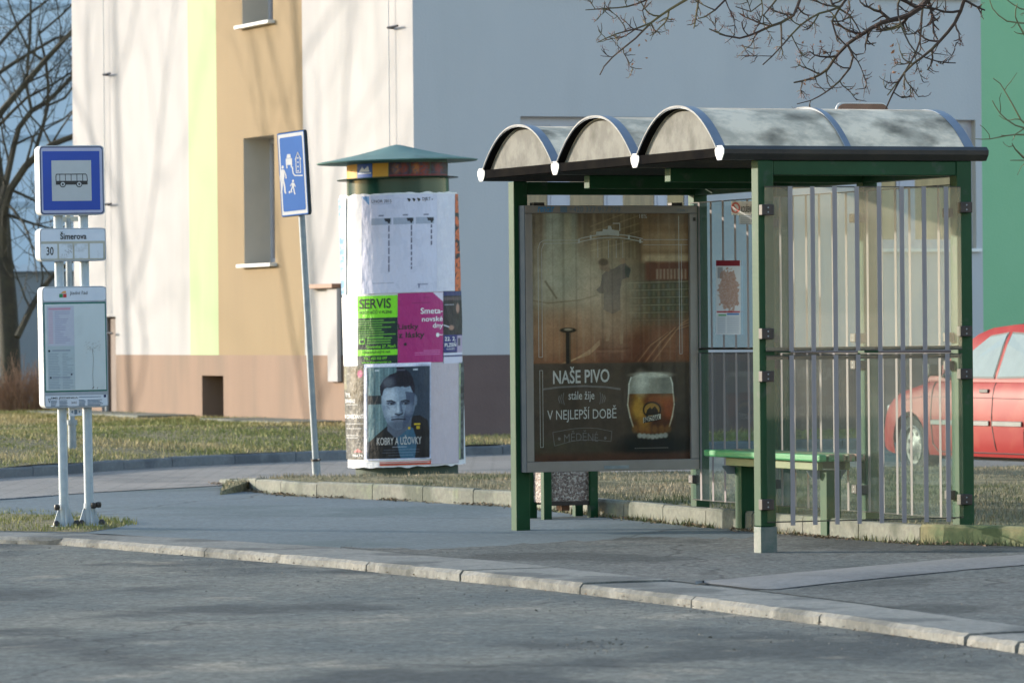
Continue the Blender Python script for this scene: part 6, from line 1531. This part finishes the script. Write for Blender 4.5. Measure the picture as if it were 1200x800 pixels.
# the bare tree in view at far left
rr = random.Random(21); dT = 70.0
tb = D(11, 470, dT); tb.z = .2; tr = thing('bare_tree', 'large bare tree at far left with a forked trunk and dense tangled branches', 'tree', tb)
def rel(P): return [p - tb for p in P]
def limb(mb, pts, r0_, r1_, d0, d1, n=7, jitter=0):
    P = [D(x, y, d0 + (d1 - d0) * i / (len(pts) - 1)) for i, (x, y) in enumerate(pts)]; P = smoothline(P, .25); P = rel(P)
    rad = [r0_ + (r1_ - r0_) * i / (len(P) - 1) for i in range(len(P))]; mb.tube(P, rad, n); return P, rad
mb = MB(); limb(mb, [(14, 480), (12, 420), (9, 360), (4, 300), (0, 240), (-8, 180), (-14, 100), (-16, 0), (-10, -90)], .155, .07, dT, dT + 1, 12); mb.build('trunk', M['bark'], tr, smooth=True)
LT = [([(20, 395), (36, 362), (60, 325), (92, 300), (130, 262)], .05, .02), ([(4, 300), (4, 250), (12, 222), (30, 195), (60, 170), (95, 156), (130, 120)], .075, .03), ([(-2, 250), (6, 218), (22, 150), (37, 130), (56, 119), (90, 84), (120, 50)], .055, .022),
      ([(40, 185), (43, 171), (56, 124), (54, 74), (46, 40), (72, 18), (90, 0)], .035, .014), ([(-10, 150), (0, 133), (29, 99), (52, 72), (90, 31), (120, 0)], .055, .022), ([(37, 130), (31, 101), (35, 45), (36, 0), (34, -60)], .028, .012),
      ([(52, 72), (34, 60), (20, 30), (9, 0), (0, -40)], .02, .010), ([(-14, 100), (0, 85), (34, 63), (65, 45), (90, 41), (120, 38)], .035, .014), ([(-8, 150), (0, 146), (31, 115), (60, 100), (90, 81), (120, 60)], .028, .012),
      ([(56, 124), (76, 115), (90, 96), (110, 70)], .02, .009), ([(10, 240), (28, 262), (40, 300), (44, 330)], .02, .008), ([(-8, 60), (10, 40), (30, 20), (70, -10)], .03, .012), ([(60, 170), (72, 150), (86, 130), (100, 100)], .018, .008)]
cr3 = MB()
for pts, a, b in LT:
    P, rad = limb(cr3, pts, a, b, dT + rr.uniform(-.3, .3), dT + rr.uniform(-2, 2), 6)
    for i in range(1, len(P) - 1, 1):
        if rr.random() < .8:
            ax = (P[i + 1] - P[i]).normalized(); o = Vector((rr.gauss(0, 1), rr.gauss(0, .8), rr.gauss(.4, 1))); branch(cr3, P[i], ax * .7 + o.normalized(), rr.uniform(.5, 1.5), max(.007, rad[i] * .4), 2, rr, (4, 4, 3), .35, .1, minr=.0045)
cr3.build('crown', M['bark'], tr, fix=False)
# shrub of russet stems below it
sb = D(22, 480, 66.5); sb.z = .28; shb = thing('shrub', 'leafless russet stemmed shrub at the foot of the bare tree', 'shrub', sb); mb = MB()
for i in range(260):
    a, rr_ = rr.random() * 6.28, rr.random() ** .5 * .36; p = Vector((math.cos(a) * rr_ * 1.2, math.sin(a) * rr_, -.05)); branch(mb, p, Vector((math.cos(a) * .25 * rr_ * 3, math.sin(a) * .25, 1)), rr.uniform(.3, .62), .007, 1, rr, (3,), .18, .1, minr=.003, nseg=4, spread=.5)
stm = mb.build('stems', M['stem'], shb, fix=False); stm['kind'] = 'stuff'
# overhanging tree at top right
ot = Vector((5.9, 36.0, .1)); tree2 = thing('overhanging_tree', 'bare budding tree whose twigs hang into the top right over the shelter roof', 'tree', ot)
mb = MB(); tk = [Vector(p) for p in ((0, 0, -.3), (.02, 0, 1.2), (-.05, -.1, 2.6), (-.2, -.3, 3.8), (-.3, -.5, 5.2), (-.2, -.4, 7))]; tk = smoothline(tk, .3); mb.tube(tk, [.19 - .10 * i / len(tk) for i in range(len(tk))], 12); mb.build('trunk', M['bark'], tree2, smooth=True)
def rel2(P): return [p - ot for p in P]
mbh = MB(); budm = MB(); lfm = MB(); grm = MB()
hubs = [Vector((4.6, 34.6, 4.7)) - ot, Vector((2.6, 33.4, 4.6)) - ot, Vector((1.2, 33.0, 4.5)) - ot]
mbh.tube(smoothline([Vector((-.25, -.4, 4.2)), hubs[0], hubs[1], hubs[2], Vector((.2, 32.8, 4.6)) - ot], .2), .035, 7)
def bud(p, d, s):
    o = d.orthogonal().normalized() * s * .35; w = d.cross(o); budm.add([p - d * s * .4, p + o, p + w, p - o, p - w, p + d * s], [(0, 1, 2), (0, 2, 3), (0, 3, 4), (0, 4, 1), (5, 2, 1), (5, 3, 2), (5, 4, 3), (5, 1, 4)])
def twig(mb, p, d, L, r, lvl, dense=1.0, up=.10):
    n = 5 if lvl else 4; pts = [p.copy()]; d = d.normalized()
    for i in range(n): d = (d + Vector((rr.gauss(0, .22), rr.gauss(0, .22), rr.gauss(0, .20) + up))).normalized(); p = p + d * L / n; pts.append(p.copy())
    mb.tube(pts, [max(r, .0029) * 1.35 * (1 - .5 * i / n) for i in range(n + 1)], 4 if r > .003 else 3, cap=False)
    if lvl == 0:
        bud(pts[-1], d, rr.uniform(.006, .011))
        if rr.random() < .75 * dense:
            for _ in range(rr.randint(2, 6)): q = pts[rr.randint(2, n)] + Vector((rr.gauss(0, .008), rr.gauss(0, .008), rr.gauss(0, .008))); e = Vector((rr.gauss(0, 1), rr.gauss(0, 1), rr.gauss(0, 1))).normalized(); budm.tube([q, q + e * rr.uniform(.012, .035)], .0014, 3, cap=False)
        return
    for k in range(int(L / .028) if lvl == 1 else int(L / .045)):
        i = rr.randint(1, n - 1); q = pts[i].lerp(pts[i + 1], rr.random()); ax = (pts[i + 1] - pts[i]).normalized(); o = Vector((rr.gauss(0, 1), rr.gauss(0, .7), rr.gauss(.1, 1))).normalized(); twig(mb, q, ax * .8 + o * .9, rr.uniform(.04, .10) if lvl == 1 else rr.uniform(.10, .24), max(.0016, r * .55), lvl - 1, dense, up)
        if rr.random() < .1: bud(q, o, .008)
def bough(pts, r0_, r1_, d0, d1, hubi, mb=mbh, every=.075, tl=(.12, .32), dense=1.0, lvl=1):
    P = [D(x, y, d0 + (d1 - d0) * i / (len(pts) - 1)) for i, (x, y) in enumerate(pts)]; P = smoothline(rel2(P), .06)
    rad = [1.45 * (r0_ + (r1_ - r0_) * i / (len(P) - 1)) for i in range(len(P))]; mb.tube(P, rad, 6)
    if hubi is not None: h = hubs[hubi]; mb.tube(smoothline([h, h.lerp(P[0], .5) + Vector((0, 0, .08)), P[0]], .15), [max(r0_, .012)] * len(smoothline([h, h.lerp(P[0], .5), P[0]], .15)) if False else r0_, 6)
    acc = 0; side = 1
    for i in range(1, len(P) - 1):
        acc += (P[i] - P[i - 1]).length
        if acc > every * rr.uniform(.7, 1.3):
            acc = 0; side = -side; ax = (P[i + 1] - P[i]).normalized(); perp = Vector((ax.z, 0, -ax.x)).normalized() * side + Vector((0, rr.gauss(0, .5), 0))
            t = i / len(P); twig(mb, P[i], ax * rr.uniform(.5, 1.1) + perp * rr.uniform(.6, 1.2), rr.uniform(*tl) * (1 - .45 * t), max(.0025, rad[i] * .55), lvl, dense)
    return P
d_ = 33.0
bough([(1098, -20), (1087, 0), (1065, 18), (1033, 27), (1011, 40), (993, 52), (980, 66), (970, 81), (952, 92), (930, 97)], .016, .004, d_, d_ + .2, 1)
bough([(1136, -20), (1130, 0), (1119, 27), (1092, 58), (1070, 75), (1060, 85), (1047, 108), (1038, 128)], .010, .0035, d_ - .3, d_, 0)
bough([(1084, -10), (1080, 20), (1078, 48), (1068, 72), (1052, 96), (1040, 112)], .007, .003, d_ + .3, d_ + .1, 1)
bough([(942, -15), (930, 18), (915, 27), (903, 31), (888, 38), (867, 45), (850, 42), (831, 34)], .009, .003, d_ + .2, d_, 2)
bough([(1000, -15), (985, 8), (960, 16), (938, 30), (918, 52), (905, 66), (894, 76)], .007, .003, d_, d_ - .2, 1)
bough([(985, 8), (975, 25), (980, 42), (993, 55)], .006, .004, d_, d_, None)
bough([(830, -15), (804, 0), (784, 12), (763, 27), (745, 45), (730, 57), (718, 67), (708, 78), (703, 88)], .008, .0028, d_, d_ + .2, 2)
bough([(775, -12), (758, 0), (735, 8), (712, 10), (686, 12)], .006, .0025, d_ + .1, d_, 2)
bough([(763, 27), (745, 34), (722, 40), (700, 50)], .005, .0025, d_, d_ - .1, None)
bough([(862, -12), (850, 0), (838, 12), (826, 20), (818, 22)], .006, .0028, d_ + .1, d_, 2, every=.07)
bough([(993, 52), (1000, 66), (996, 80), (984, 95), (968, 108), (950, 118), (934, 122)], .006, .0025, d_, d_ + .2, None)
bough([(920, -14), (905, 6), (895, 18), (905, 30)], .006, .003, d_ + .2, d_ + .1, 2)
bough([(1060, -12), (1052, 6), (1056, 30), (1072, 60), (1098, 72), (1120, 74)], .006, .0025, d_ + .1, d_ - .2, 1)
bough([(970, -14), (975, 5), (996, 18), (1008, 38)], .006, .003, d_ + .1, d_, 1)
bough([(890, -12), (893, 4), (880, 14), (862, 8)], .005, .0025, d_, d_, 2, every=.07)
for _ in range(34):
    p = D(rr.choice([rr.gauss(985, 8), rr.gauss(955, 10), rr.gauss(925, 10), rr.gauss(1045, 8), rr.gauss(1100, 12), rr.gauss(755, 12)]), rr.uniform(40, 100), d_) - ot; s_ = rr.uniform(.008, .02); u_ = Vector((rr.gauss(0, 1), rr.gauss(0, 1), rr.gauss(0, 1))).normalized() * s_; v_ = u_.orthogonal().normalized() * s_ * .7
    lfm.add([p - u_, p + v_, p + u_, p - v_], [(0, 1, 2, 3)])
# greenish twigs hanging in at the right edge
for pts in ([(1225, 165), (1200, 158), (1180, 159), (1160, 163), (1143, 163)], [(1225, 185), (1206, 150), (1196, 140), (1188, 125), (1172, 98), (1164, 92)], [(1230, 155), (1212, 152), (1190, 147), (1172, 133), (1163, 118)], [(1230, 40), (1205, 28), (1180, 25), (1163, 10), (1158, -5)], [(1230, 22), (1215, 15), (1195, 10), (1180, 0)], [(1225, 190), (1202, 188), (1184, 188)], [(1200, 185), (1190, 175), (1186, 168)], [(1212, 60), (1200, 40), (1190, 20), (1192, 5)]):
    bough(pts, .0055, .002, 31.5, 31.2, None, grm, every=.22, tl=(.08, .22), dense=.15, lvl=0)
grm.tube([Vector((-.1, -.2, 3.0)), D(1260, 120, 31.6) - ot, D(1225, 185, 31.5) - ot], [.03, .012, .006], 6); grm.tube([D(1260, 120, 31.6) - ot, D(1230, 40, 31.5) - ot, D(1230, 22, 31.5) - ot], [.012, .006, .005], 6)
mbh.build('crown', M['bark2'], tree2, fix=False); grm.build('green_twigs', M['greentwig'], tree2, fix=False)
stuff(budm.build('buds', M['bud'], tree2, fix=False)); stuff(lfm.build('withered_leaves', M['deadleaf'], tree2, fix=False))
